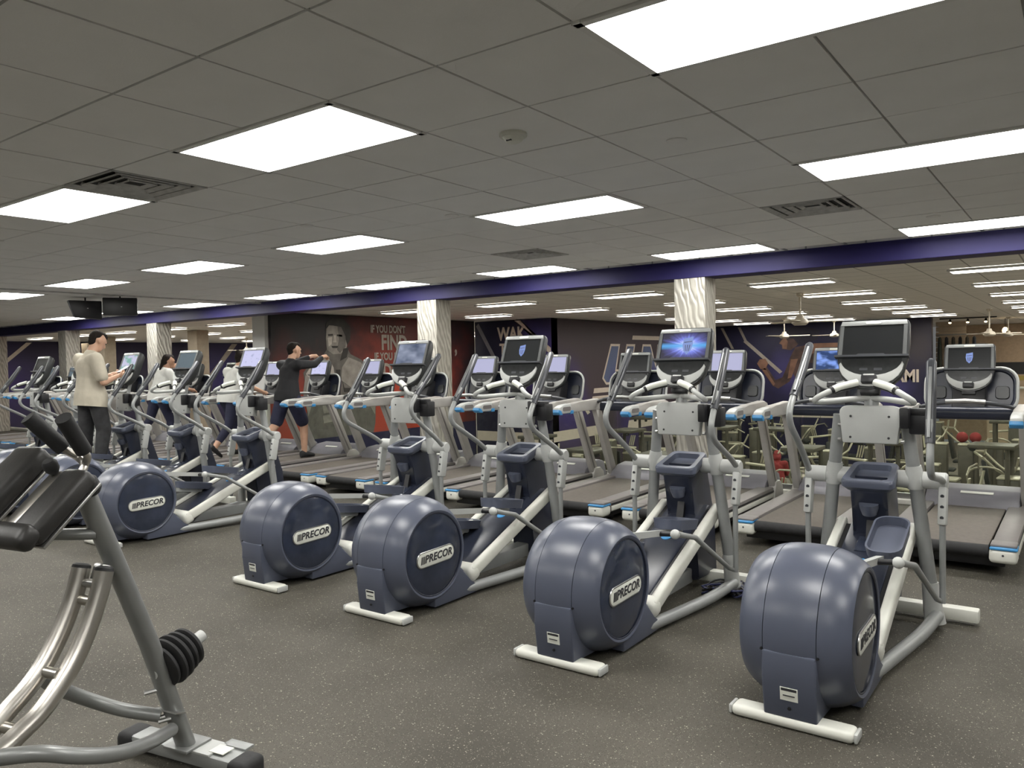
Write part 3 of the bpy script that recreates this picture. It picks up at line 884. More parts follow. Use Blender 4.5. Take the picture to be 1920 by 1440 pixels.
# ================================================================== CONSOLE (shared by both machine kinds)
def make_console(root, base, tilt, name_root=''):
    """base: bottom centre point of the console face; tilt back in radians. Faces -y."""
    u = V((1, 0, 0)); w = V((0, math.sin(tilt), math.cos(tilt))); n = V((0, -math.cos(tilt), math.sin(tilt)))
    o = V(base)
    Rm = Matrix((u, -n, w)).transposed()
    def P(x, h, d=0.0):
        return o + u * x + w * h + n * d
    outl = []
    for k in range(13):                                    # bottom arc then sides and top
        a = PI + PI * k / 12
        outl.append((0.185 * math.cos(a), 0.150 + 0.150 * math.sin(a)))
    outl += [(0.198, 0.20), (0.203, 0.30), (0.197, 0.415), (0.185, 0.437), (0.12, 0.446), (-0.12, 0.446), (-0.185, 0.437), (-0.197, 0.415), (-0.203, 0.30), (-0.198, 0.20)]
    ctr = V((0, 0.24))
    rings = []
    for sc, d in ((0.55, -0.105), (0.86, -0.085), (0.985, -0.045), (1.0, -0.012), (0.985, 0.0)):
        rings.append([P(ctr.x + (x - ctr.x) * sc, ctr.y + (h - ctr.y) * sc, d) for x, h in outl])
    obj('console_housing', B().rings(rings), 'charcoal', root)
    f = B()
    f.prism([(-0.190, 0.214), (-0.168, 0.214), (-0.166, 0.405), (-0.187, 0.405)], P(0, 0, 0.001), u, w, 0.008)
    obj('bezel_side', f, 'bezel', root)
    f = B().prism([(0.168, 0.214), (0.190, 0.214), (0.187, 0.405), (0.166, 0.405)], P(0, 0, 0.001), u, w, 0.008)
    obj('bezel_side', f, 'bezel', root)
    f = B().prism([(-0.187, 0.405), (0.187, 0.405), (0.180, 0.434), (-0.180, 0.434)], P(0, 0, 0.001), u, w, 0.010, 0.003)
    obj('bezel_top', f, 'silver', root)
    obj('top_plate', B().prism(rounded(0.085, 0.017, 0.006, 3, 0, 0.421), P(0, 0, 0.011), u, w, 0.004), 'label', root)
    obj('media_shelf', B().prism([(-0.205, 0.196), (0.205, 0.196), (0.205, 0.208), (0.08, 0.208), (0.07, 0.214), (-0.07, 0.214), (-0.08, 0.208), (-0.205, 0.208)], P(0, 0, -0.01), u, w, 0.045), 'grip', root)
    key = [(-0.165, 0.194)] + [(0.165 * math.cos(PI + PI * k / 10), 0.175 + 0.085 * math.sin(PI + PI * k / 10)) for k in range(11)] + [(0.165, 0.194)]
    obj('keypad', B().prism(key, P(0, 0, 0.001), u, w, 0.004), 'keypad', root)
    for s in (-1, 1):
        obj('display_window', B().prism(rounded(0.045, 0.016, 0.003, 2, s * 0.04, 0.125), P(0, 0, 0.005), u, w, 0.002), 'grip', root)
    cres = []
    for k in range(13):
        a = PI + PI * k / 12
        cres.append((0.178 * math.cos(a), 0.155 + 0.140 * math.sin(a)))
    for k in range(13):
        a = 2 * PI - PI * k / 12
        cres.append((0.168 * math.cos(a), 0.172 + 0.088 * math.sin(a)))
    obj('control_crescent', B().prism(cres, P(0, 0, 0.001), u, w, 0.012, 0.002), 'lightgrey', root)
    pod = obj('control_pod', B().box(P(0, 0.055, 0.025), (0.085, 0.045, 0.05), Rm, 0.008), 'black', root)
    obj('pod_cap', B().box(P(0, 0.075, 0.036), (0.062, 0.022, 0.016), Rm, 0.004), 'lightgrey', pod)
    obj('fan_outlet', B().box(P(0, 0.0, -0.03), (0.11, 0.05, 0.05), Rm, 0.01), 'black', root)
    return (o, u, w, n)

def add_screen(root, frame, kind, emblem=False):
    o, u, w, n = frame
    bm = bmesh.new()
    c = [(-0.164, 0.216), (0.164, 0.216), (0.164, 0.404), (-0.164, 0.404)]
    vs = [bm.verts.new(o + u * x + w * h + n * 0.0045) for x, h in c]
    back = [bm.verts.new(o + u * x + w * h + n * 0.001) for x, h in c]
    f = bm.faces.new(vs)
    for i in range(4):
        bm.faces.new((vs[i], back[i], back[(i + 1) % 4], vs[(i + 1) % 4]))
    uv = bm.loops.layers.uv.new('UVMap')
    for l, q in zip(f.loops, ((0, 0), (1, 0), (1, 1), (0, 1))):
        l[uv].uv = q
    me = bpy.data.meshes.new('screen')
    bm.to_mesh(me); bm.free()
    s = link('screen', me, SCREENS[kind], root)
    if emblem:
        hx, s_ = 0.012, (0.055 if emblem == 'big' else 0.042)
        sh = [(-0.6, 0.95), (0, 1.05), (0.62, 1.2), (0.66, 0.2), (0.5, -0.6), (0.0, -1.2), (-0.5, -0.7), (-0.68, 0.1)]
        cx, cy = (0.03 if emblem == 'big' else 0.0), 0.31
        e = obj('shield_emblem', B().prism([(cx + x * s_, cy + y * s_) for x, y in sh], o + n * 0.0047, u, w, 0.0012), 'emblem', s)
        for a in (-0.3, 0.0, 0.3):
            obj('emblem_bar', B().prism([(cx + (a - 0.06) * s_, cy + 0.1 * s_), (cx + (a + 0.06) * s_, cy + 0.1 * s_), (cx + (a * 0.7 + 0.05) * s_, cy - 0.75 * s_), (cx + (a * 0.7 - 0.05) * s_, cy - 0.75 * s_)], o + n * 0.0061, u, w, 0.0008), 'emblemline', s)
        obj('emblem_bar', B().prism([(cx - 0.5 * s_, cy + 0.5 * s_), (cx + 0.5 * s_, cy + 0.62 * s_), (cx + 0.5 * s_, cy + 0.5 * s_), (cx - 0.5 * s_, cy + 0.38 * s_)], o + n * 0.0061, u, w, 0.0008), 'emblemline', s)
    return s

# ================================================================== ELLIPTICAL
BY, BZ, BR = 0.30, 0.372, 0.362          # drive ball centre and radius
def ball_r(x):
    return BR * math.sqrt(max(0.0, 1 - (abs(x) / 0.345) ** 2.7))

def make_elliptical():
    t = thing('elliptical_trainer', 'navy elliptical trainer', 'elliptical', (0, 0, 0), 0, 'ellipticals in the long row')
    f = obj('rear_foot', B().box((0, 0, 0.027), (0.52, 0.105, 0.050), None, 0.022, 3), 'white', t)
    for s in (-1, 1):
        obj('end_cap', B().box((s * 0.265, 0, 0.027), (0.016, 0.088, 0.040), None, 0.007), 'lightgrey', f)
    c = (0, BY, BZ)
    n = 9
    xs = [-0.112 + 0.224 * k / n for k in range(n + 1)]
    obj('drive_housing', B().lathe([(-0.112, ball_r(0.112) - 0.02)] + [(x, ball_r(x)) for x in xs] + [(0.112, ball_r(0.112) - 0.02)], c, (1, 0, 0), 56, False), 'navy', t)
    for s in (-1, 1):
        xs = [0.115 + (0.232 - 0.115) * k / 6 for k in range(7)]
        pr = [(0.115, ball_r(0.115) - 0.02)] + [(x, ball_r(x)) for x in xs] + [(0.240, ball_r(0.232) - 0.010), (0.236, ball_r(0.232) - 0.022), (0.20, ball_r(0.232) - 0.024)]
        obj('side_shell', B().lathe(pr, c, (s, 0, 0), 56, False), 'navy', t)
        rd = ball_r(0.232) - 0.022
        obj('side_cover', B().lathe([(0.20, rd), (0.226, rd), (0.231, rd - 0.012), (0.236, rd * 0.6), (0.238, 0.02), (0.238, 0.001)], c, (s, 0, 0), 48), 'navygloss', t)
        obj('cover_ring', B().lathe([(0.226, rd + 0.003), (0.2345, rd + 0.001), (0.236, rd - 0.006), (0.2335, rd - 0.010)], c, (s, 0, 0), 48, False), 'navydark', t)
        ang = 0.03
        u, w = V((0, math.cos(ang) * s, math.sin(ang) * s)), V((0, -math.sin(ang), math.cos(ang)))
        if s < 0:
            u = V((0, -math.cos(ang), math.sin(ang))); w = V((0, math.sin(ang), math.cos(ang)))
        pc = V((s * 0.234, BY + s * 0.01 * 0, BZ - 0.012))
        pl_ = obj('brand_plate', B().prism(rounded(0.345, 0.088, 0.042, 6), pc, u, w, 0.010, 0.002), 'label', t)
        obj('plate_rim', B().tube([pc + u * x + w * y + u.cross(w) * 0.006 for x, y in rounded(0.352, 0.095, 0.046, 6)] + [pc + u * 0.176 + w * 0.0 + u.cross(w) * 0.006], 0.0045, 6), 'steel', pl_)
        nn = u.cross(w)
        lt = link('lettering', text_mesh('PRECOR', 0.068, 0.001, 0.0020, 0.22, 1.04), M['print'], pl_)
        mt = Matrix(((u.x, w.x, nn.x, 0), (u.y, w.y, nn.y, 0), (u.z, w.z, nn.z, 0), (0, 0, 0, 1)))
        mt.translation = pc + nn * 0.0108 + u * 0.022
        lt.matrix_local = mt
        for k in range(3):
            x0 = -0.140 + k * 0.013
            obj('logo_bar', B().prism([(x0 - 0.006, -0.024), (x0 + 0.002, -0.024), (x0 + 0.011, 0.024), (x0 + 0.003, 0.024)], pc + nn * 0.0102, u, w, 0.0018), 'print', pl_)
        for k in range(2):
            obj('screw', B().lathe([(-0.004, 0.007), (0.003, 0.006)], (s * 0.119, -0.052 + 0.0, 0.335 - 0.0), (0, -1, 0), 10), 'black', t)
    obj('drive_core', B().lathe([(-0.20, 0.27), (0.20, 0.27)], c, (1, 0, 0), 40), 'black', t)
    rp = obj('rear_panel', B().prism([(-0.0655, 0.335), (-0.060, 0.22), (-0.044, 0.045), (0.30, 0.03), (0.30, 0.25), (0.0, 0.335)], (-0.115, 0, 0), (0, 1, 0), (0, 0, 1), 0.23, 0.010), 'navy', t)
    st = obj('rating_label', B().box((0, -0.055, 0.158), (0.075, 0.004, 0.058), rx(0.09)), 'label', t)
    obj('label_print', B().box((0, -0.0575, 0.178), (0.066, 0.003, 0.012), rx(0.09)), 'print', st)
    obj('label_print', B().box((0, -0.0575, 0.152), (0.05, 0.003, 0.004), rx(0.09)), 'print', st)
    obj('power_inlet', B().lathe([(0, 0.008), (0.004, 0.007)], (0, -0.052, 0.095), (0, -1, 0), 10), 'black', t)
    obj('base_fairing', B().prism([(0.30, 0.015), (0.78, 0.015), (0.755, 0.075), (0.66, 0.10), (0.60, 0.20), (0.52, 0.27), (0.30, 0.20)], (-0.225, 0, 0), (0, 1, 0), (0, 0, 1), 0.45, 0.014), 'navy', t)
    for s in (-1, 1):
        obj('base_rail', B().tube([(s * 0.185, 0.60, 0.055), (s * 0.235, 0.95, 0.052), (s * 0.30, 1.35, 0.062), (s * 0.335, 1.66, 0.085)], 0.036, 12, 1.0, 4), 'silver', t)
    # inclined ramp
    a = V((0, 0.74, 0.150)); bb = V((0, 1.72, 0.548)); d = (bb - a).normalized()
    ang = math.atan2(d.z, d.y)
    Rr = rx(ang)
    ln = (bb - a).length
    up = V((0, -d.z, d.y))
    mid = (a + bb) / 2
    for s in (-1, 1):
        obj('ramp_rail', B().box(mid + V((s * 0.195, 0, 0)) + up * 0.01, (0.058, ln + 0.06, 0.085), Rr, 0.018, 3), 'white', t)
        obj('ramp_slot', B().box(mid + V((s * 0.155, 0, 0)) + up * 0.012, (0.028, ln - 0.04, 0.03), Rr), 'black', t)
    obj('ramp_bed', B().box(mid + d * 0.03 + up * 0.002, (0.285, ln, 0.06), Rr, 0.012), 'navydark', t)
    obj('ramp_window', B().box(mid + d * 0.30 + up * 0.034, (0.13, 0.15, 0.006), Rr, 0.002), 'navygloss', t)
    obj('ramp_badge', B().lathe([(0, 0.035), (0.004, 0.033)], mid + d * 0.12 + up * 0.033, up, 16), 'blue', t)
    obj('ramp_nose', B().box(a - d * 0.01 + up * 0.0, (0.455, 0.115, 0.115), Rr, 0.040, 3), 'white', t)
    for s in (-1, 1):
        obj('nose_bolt', B().lathe([(0, 0.009), (0.003, 0.008)], a + V((s * 0.15, 0, 0)) - d * 0.045, -d, 10), 'black', t)
    obj('ramp_strut', B().prism([(0.86, 0.06), (1.62, 0.06), (1.62, 0.16), (0.98, 0.16)], (-0.06, 0, 0), (0, 1, 0), (0, 0, 1), 0.12, 0.01), 'silver', t)
    # mast and accessory tray
    obj('mast', B().prism([(1.60, 0.07), (1.98, 0.06), (1.95, 0.45), (1.80, 0.90), (1.50, 0.86), (1.47, 0.82), (1.54, 0.70), (1.60, 0.56)], (-0.100, 0, 0), (0, 1, 0), (0, 0, 1), 0.20, 0.03), 'navydark', t)
    obj('mast_slot', B().box((0, 1.575, 0.575), (0.05, 0.03, 0.20), rx(-0.28)), 'black', t)
    obj('cup_hook', B().lathe([(-0.04, 0.04), (0.0, 0.052), (0.03, 0.055)], (0, 1.525, 0.705), (0, -0.25, 1), 18), 'navy', t)
    ta = 0.27
    tu, tw = V((1, 0, 0)), V((0, math.cos(ta), math.sin(ta)))
    tn = tu.cross(tw)
    tc_ = V((0, 1.60, 0.895))
    out_, inn = rounded(0.30, 0.31, 0.045, 5), rounded(0.215, 0.225, 0.03, 5)
    def TP(p, hgt, k=1.0):
        taper = 1.0 - 0.28 * (p[1] / 0.31 + 0.5) * 0.5
        return tc_ + tu * p[0] * taper * k + tw * p[1] * k + tn * hgt
    obj('accessory_tray', B().rings([[TP(p, -0.055, 0.84) for p in out_], [TP(p, -0.025) for p in out_], [TP(p, 0.006) for p in out_], [TP(p, 0.018, 0.95) for p in out_], [TP(p, 0.016) for p in inn], [TP(p, -0.018, 0.93) for p in inn]]), 'navy', t)
    obj('tray_lip', B().box(tc_ + tw * (-0.02) + tn * -0.012, (0.18, 0.012, 0.014), rx(ta), 0.004), 'navydark', t)
    # uprights, sleeves, front bar
    for s in (-1, 1):
        obj('upright', B().tube([(s * 0.315, 1.69, 0.08), (s * 0.30, 1.685, 0.22), (s * 0.255, 1.665, 0.62), (s * 0.205, 1.63, 1.06), (s * 0.185, 1.61, 1.25)], [0.040, 0.040, 0.039, 0.037, 0.033], 14, 0.85), 'silver', t)
        obj('foot_sleeve', B().tube([(s * 0.322, 1.69, 0.03), (s * 0.310, 1.688, 0.12), (s * 0.297, 1.682, 0.27)], [0.058, 0.052, 0.045], 14, 0.85), 'lightgrey', t)
        obj('pivot_tube', B().lathe([(0.12, 0.050), (0.125, 0.052), (0.262, 0.052), (0.264, 0.047), (0.267, 0.047), (0.269, 0.050), (0.384, 0.050), (0.394, 0.040)], (0, 1.66, 0.872), (s, 0, 0), 20), 'lightgrey', t)
        obj('pivot_socket', B().tube([(s * 0.231, 1.655, 0.82), (s * 0.226, 1.65, 0.88), (s * 0.217, 1.642, 0.955)], [0.046, 0.054, 0.042], 14, 0.95), 'lightgrey', t)
    obj('front_bar', B().box((0, 1.86, 0.06), (1.06, 0.085, 0.075), None, 0.010), 'white', t)
    # console plate, neck, fixed handlebar
    pr = [(-0.150, -0.105), (0.150, -0.105), (0.172, 0.085), (0.155, 0.112), (0.125, 0.120), (-0.125, 0.120), (-0.155, 0.112), (-0.172, 0.085)]
    pt = 0.10
    pu, pw = V((1, 0, 0)), V((0, math.sin(pt), math.cos(pt)))
    pc = V((0, 1.548, 1.185))
    cp = obj('console_plate', B().prism(pr, pc + V((0, 0.05, 0)), pu, pw, 0.055, 0.010), 'lightgrey', t)
    for sx in (-1, 1):
        for h in (-0.065, 0.06):
            obj('plate_screw', B().lathe([(0, 0.0075), (0.002, 0.007)], pc + pu * sx * 0.105 + pw * h + V((0, -0.005, 0)), (0, -1, 0.1), 10), 'black', cp)
        for h in (-0.085, 0.005):
            obj('side_bolt', B().lathe([(0, 0.012), (0.018, 0.010)], pc + pu * sx * 0.165 + pw * h + V((0, 0.03, 0)), (sx, 0, 0), 10), 'steel', cp)
    obj('neck', B().tube([(0, 1.60, 1.27), (0, 1.615, 1.36), (0, 1.64, 1.46)], 0.040, 14), 'silver', t)
    for s in (-1, 1):
        obj('handlebar', B().tube([(s * 0.045, 1.47, 1.448), (s * 0.13, 1.42, 1.425), (s * 0.225, 1.355, 1.375), (s * 0.262, 1.365, 1.345), (s * 0.235, 1.43, 1.335), (s * 0.12, 1.53, 1.345), (0, 1.59, 1.352)], 0.0175, 10, 1.0, 5), 'lightgrey', t)
        obj('pulse_grip', B().tube([(s * 0.048, 1.468, 1.448), (s * 0.135, 1.417, 1.424), (s * 0.165, 1.397, 1.409)], 0.0225, 10), 'label', t)
        obj('grip_ring', B().tube([(s * 0.165, 1.397, 1.409), (s * 0.178, 1.388, 1.402)], 0.0235, 10), 'black', t)
        obj('grip_strip', B().tube([(s * 0.048, 1.472, 1.434), (s * 0.135, 1.421, 1.410), (s * 0.165, 1.401, 1.395)], 0.017, 8), 'black', t)
    obj('bottle_holder', B().box((0.265, 1.56, 1.215), (0.10, 0.10, 0.13), None, 0.012), 'black', t)
    obj('bottle_holder', B().box((0.20, 1.50, 1.245), (0.05, 0.09, 0.12), None, 0.010), 'black', t)
    obj('holder_arm', B().box((0.235, 1.54, 1.275), (0.14, 0.06, 0.05), None, 0.008), 'black', t)
    # lower levers, links, pedals
    for s, py, pz in ((1, 1.08, 0.50), (-1, 0.98, 0.33)):
        obj('rocker_bracket', B().box((s * 0.372, 1.625, 0.735), (0.045, 0.075, 0.22), rx(-0.20), 0.012), 'lightgrey', t)
        for k in range(3):
            obj('adjuster_hole', B().lathe([(0, 0.011), (0.003, 0.010)], (s * 0.372, 1.625 - 0.038 + 0.012 * (k - 1) * -1 * 0 - 0.012 * (1 - k), 0.735 + (k - 1) * 0.06), (0, -1, -0.2), 10), 'grip', t)
        obj('rocker_rod', B().tube([(s * 0.372, 1.605, 0.64), (s * 0.372, 1.60, 0.18)], 0.017, 10), 'silver', t)
        obj('link_rod', B().tube([(s * 0.362, 1.60, 0.190), (s * 0.350, 1.54, 0.215), (s * 0.310, py + 0.0, pz + 0.005), (s * 0.285, py - 0.13, pz + 0.040), (s * 0.275, py - 0.18, pz + 0.056)], [0.014, 0.015, 0.017, 0.018, 0.020], 10), 'silver', t)
        obj('link_ball', B().ball((s * 0.268, py - 0.20, pz + 0.058), 0.030), 'lightgrey', t)
        obj('link_pin', B().tube([(s * 0.255, py - 0.20, pz + 0.058), (s * 0.17, py - 0.20, pz + 0.05)], 0.016, 10), 'black', t)
        obj('pedal_arm', B().tube([(s * 0.155, 0.50, pz + 0.105), (s * 0.155, py + 0.12, pz + 0.005)], 0.030, 4, 0.8, 0, (1, 0, 1)), 'lightgrey', t)
        pu, pw = V((1, 0, 0)), V((0, math.cos(-0.16), math.sin(-0.16)))
        pn_ = pu.cross(pw)
        pc = V((s * 0.165, py + 0.04, pz + 0.060))
        ro_, ri = rounded(0.185, 0.38, 0.07, 5), rounded(0.165, 0.36, 0.062, 5)
        def PP(p, hgt, k=1.0):
            return pu * p[0] * k + pw * p[1] * k + pn_ * hgt
        obj('foot_pedal', B().rings([[PP(p, -0.022, 0.94) for p in ro_], [PP(p, 0.040) for p in ro_], [PP(p, 0.040) for p in ri], [PP(p, -0.008, 0.95) for p in ri]]), 'navy', t, pc)
        # moving handle: own origin at the pivot so that it can swing
        piv = V((s * 0.372, 1.66, 0.872))
        h = obj('swing_handle', B().tube([(0, -0.01, 0.0), (0, -0.13, 0.085), (0, -0.30, 0.185), (s * 0.006, -0.425, 0.265), (s * 0.008, -0.455, 0.345), (s * 0.006, -0.395, 0.445), (0, -0.33, 0.545)], [0.019] * 7, 12, 1.0, 5), 'silver', t, piv)
        obj('hand_grip', B().tube([(s * 0.006, -0.400, 0.438), (0, -0.25, 0.62), (-s * 0.004, -0.135, 0.79), (-s * 0.004, -0.125, 0.805)], [0.0245, 0.0255, 0.0255, 0.015], 14), 'grip', h)
        obj('grip_stripe', B().tube([(s * 0.0, -0.385 - 0.016, 0.475), (-s * 0.004, -0.15 - 0.016, 0.775)], 0.0105, 8), 'bezel', h)
    fr = make_console(t, (0, 1.545, 1.405), 0.36)
    return t, fr

ell, ell_frame = make_elliptical()
index_children()
ELL = [  # X, Y, screen, emblem, handle swing (right, left), label
    (-1.02, 3.42, 'off', None, (0.36, -0.16), 'navy elliptical trainer closest to the right edge, large blank screen'),
    (-2.24, 3.44, 'burst', 'big', (0.06, -0.03), 'navy elliptical trainer with a bright blue shield burst on its screen'),
    (-3.63, 3.46, 'off', 'small', (0.03, 0.02), 'navy elliptical trainer with a small shield on its dark screen'),
    (-4.86, 3.47, 'film', None, (-0.10, 0.06), 'navy elliptical trainer with a grey film on screen, in front of the embossed column'),
    (-7.26, 3.52, 'text', None, (0.03, 0.0), 'navy elliptical trainer with a pale lilac screen, first beyond the empty floor space'),
    (-8.52, 3.52, 'teal', None, (-0.04, 0.03), 'navy elliptical trainer with a dull teal screen, second beyond the empty space'),
    (-9.78, 3.50, 'map', None, (0.05, -0.05), 'navy elliptical trainer the man in beige stands on'),
    (-11.0, 3.50, 'off', None, (-0.03, 0.04), 'navy elliptical trainer just beyond the man in beige'),
    (-12.25, 3.50, 'off', None, (0.02, 0.02), 'navy elliptical trainer cut by the left edge of the photo'),
]
roots = [ell] + [copy_tree(ell) for _ in ELL[1:]]
for o, (x, y, scr, emb, (sr, sl), lab) in zip(roots, ELL):
    o.location = (x, y, 0)
    o['label'] = lab
    k = 0
    for ch in COL.objects:
        if ch.parent == o and ch.name.startswith('swing_handle'):
            ch.rotation_euler = (sr if ch.location.x > 0 else sl, 0, 0)
        if x > -1.5 and ch.parent == o and ch.name.startswith('foot_pedal') and ch.location.x > 0:
            ch.rotation_euler = (0.50, 0, 0)
            ch.location = (0.165, 1.19, 0.60)
    add_screen(o, ell_frame, scr, emb)

# ================================================================== TREADMILL
def make_treadmill():
    t = thing('treadmill', 'grey treadmill', 'treadmill', (0, 0, 0), 0, 'treadmills along the balustrade')
    obj('under_frame', B().box((0, 1.02, 0.105), (0.74, 1.90, 0.09), None, 0.01), 'black', t)
    obj('running_belt', B().box((0, 0.86, 0.212), (0.545, 1.66, 0.026), None, 0.008), 'belt', t)
    obj('rear_roller', B().lathe([(-0.275, 0.040), (-0.27, 0.046), (0.27, 0.046), (0.275, 0.040)], (0, 0.035, 0.176), (1, 0, 0), 18), 'rubber', t)
    for s in (-1, 1):
        r = obj('side_rail', B().prism([(0.10, 0.13), (1.66, 0.13), (1.66, 0.245), (0.10, 0.238)], (s * 0.365 - 0.078, 0, 0), (0, 1, 0), (0, 0, 1), 0.156, 0.012), 'taupe', t)
        obj('rail_trim', B().box((s * 0.443, 0.90, 0.165), (0.016, 1.50, 0.045), None, 0.005), 'white', r)
        obj('rail_gap_strip', B().box((s * 0.443, 0.90, 0.205), (0.010, 1.50, 0.014)), 'black', r)  # solid black strip above the trim
        cpo = obj('rear_cap', B().box((s * 0.362, 0.055, 0.155), (0.175, 0.16, 0.105), None, 0.030, 3), 'white', t)
        obj('blue_accent', B().box((s * 0.366, 0.050, 0.210), (0.172, 0.158, 0.020), None, 0.009, 2), 'blue', cpo)
        obj('cap_top', B().box((s * 0.364, 0.075, 0.228), (0.165, 0.16, 0.022), None, 0.010, 2), 'taupe', cpo)
        obj('cap_screw', B().lathe([(0, 0.008), (0.002, 0.007)], (s * 0.362, -0.026, 0.165), (0, -1, 0), 10), 'grip', cpo)
        obj('caster', B().lathe([(-0.02, 0.035), (0.02, 0.035)], (s * 0.28, 0.42, 0.035), (1, 0, 0), 14), 'rubber', t)
        # leaning upright
        up_ = [(1.735, 0.12), (1.865, 0.12), (1.425, 1.06), (1.300, 1.06)]
        uo = obj('upright', B().prism(up_, (s * 0.412 - 0.033, 0, 0), (0, 1, 0), (0, 0, 1), 0.066, 0.012), 'greyframe', t)
        obj('upright_inset', B().prism([(1.765, 0.16), (1.790, 0.16), (1.350, 1.05), (1.325, 1.05)], (s * 0.412 + (0.033 if s > 0 else -0.037), 0, 0), (0, 1, 0), (0, 0, 1), 0.004), 'taupe', uo)
        obj('upright_foot', B().prism([(1.62, 0.12), (1.93, 0.10), (1.91, 0.24), (1.83, 0.30), (1.70, 0.30)], (s * 0.42 - 0.042, 0, 0), (0, 1, 0), (0, 0, 1), 0.084, 0.014), 'greyframe', t)
        ho = obj('handrail', B().prism([(0.74, 1.04), (1.40, 1.035), (1.52, 1.06), (1.46, 1.14), (1.36, 1.165), (0.92, 1.145), (0.74, 1.135)], (s * 0.412 - 0.042, 0, 0), (0, 1, 0), (0, 0, 1), 0.084, 0.014), 'greyframe', t)
        obj('rail_tip', B().prism([(0.50, 1.065), (0.53, 1.035), (0.76, 1.035), (0.76, 1.14), (0.60, 1.13), (0.52, 1.105)], (s * 0.412 - 0.044, 0, 0), (0, 1, 0), (0, 0, 1), 0.088, 0.016), 'lightgrey', ho)
        obj('tip_window', B().prism(rounded(0.16, 0.045, 0.018, 4, 0.66, 1.085), (s * 0.412 - 0.0455, 0, 0), (0, 1, 0), (0, 0, 1), 0.091), 'taupe', ho)
        obj('blue_accent', B().prism([(0.495, 1.055), (0.525, 1.026), (0.58, 1.026), (0.55, 1.070), (0.505, 1.085)], (s * 0.412 - 0.046, 0, 0), (0, 1, 0), (0, 0, 1), 0.092, 0.004), 'blue', ho)
        obj('blue_accent', B().prism([(0.735, 1.026), (0.80, 1.026), (0.80, 1.065), (0.735, 1.065)], (s * 0.412 - 0.046, 0, 0), (0, 1, 0), (0, 0, 1), 0.092, 0.004), 'blue', ho)
    hd = obj('motor_hood', B().prism([(1.56, 0.225), (1.63, 0.29), (1.76, 0.355), (1.95, 0.375), (2.08, 0.34), (2.12, 0.22), (2.12, 0.08), (1.56, 0.08)], (-0.375, 0, 0), (0, 1, 0), (0, 0, 1), 0.75, 0.022), 'hood', t)
    obj('hood_stripe', B().box((0.04, 1.70, 0.332), (0.26, 0.035, 0.006), rx(0.42), 0.002), 'label', hd)
    obj('cross_bar', B().tube([(-0.385, 1.42, 1.075), (0.385, 1.42, 1.075)], 0.056, 16, 0.8), 'navydark', t)
    obj('arch_bar', B().tube([(-0.40, 1.36, 1.115), (-0.28, 1.28, 1.155), (-0.12, 1.24, 1.182), (0, 1.235, 1.188), (0.12, 1.24, 1.182), (0.28, 1.28, 1.155), (0.40, 1.36, 1.115)], 0.0185, 10, 1.0, 4), 'grip', t)
    obj('arch_grip', B().tube([(-0.15, 1.232, 1.185), (0, 1.226, 1.194), (0.15, 1.232, 1.185)], 0.020, 10), 'steel', t)
    # dark winged shroud with pale rim
    so = rounded(0.72, 0.40, 0.13, 6, 0, 1.27)
    sw = V((0, 0.22, 0.975))
    o0 = V((0, 1.62 - 0.22 * 1.27, 1.27 - 0.975 * 1.27))
    def SP(p, d):
        q = o0 + V((p[0], 0, 0)) + sw * p[1]
        return q + V((0, -0.975, 0.22)) * d
    sh = obj('winged_shroud', B().rings([[SP((x * 0.93, 1.27 + (z - 1.27) * 0.9), -0.05) for x, z in so], [SP(p, -0.02) for p in so], [SP(p, 0.01) for p in so], [SP((x * 0.93, 1.27 + (z - 1.27) * 0.88), 0.004) for x, z in so], [SP((x * 0.9, 1.27 + (z - 1.27) * 0.84), -0.012) for x, z in so]]), 'navydark', t)
    rim = [SP(p, 0.012) for p in so]
    obj('shroud_rim', B().tube(rim + [rim[0]], 0.013, 8), 'lightgrey', sh)
    for s in (-1, 1):
        ob = rounded(0.11, 0.12, 0.03, 4, s * 0.245, 1.25)
        obj('cup_recess', B().rings([[SP(p, -0.011) for p in ob], [SP((s * 0.245 + (x - s * 0.245) * 0.9, 1.25 + (z - 1.25) * 0.9), 0.006) for x, z in ob]]), 'charcoal', sh)
    obj('console_neck', B().prism([(1.40, 1.07), (1.60, 1.07), (1.66, 1.36), (1.52, 1.36)], (-0.13, 0, 0), (0, 1, 0), (0, 0, 1), 0.26, 0.02), 'black', t)
    fr = make_console(t, (0, 1.455, 1.262), 0.28)
    return t, fr

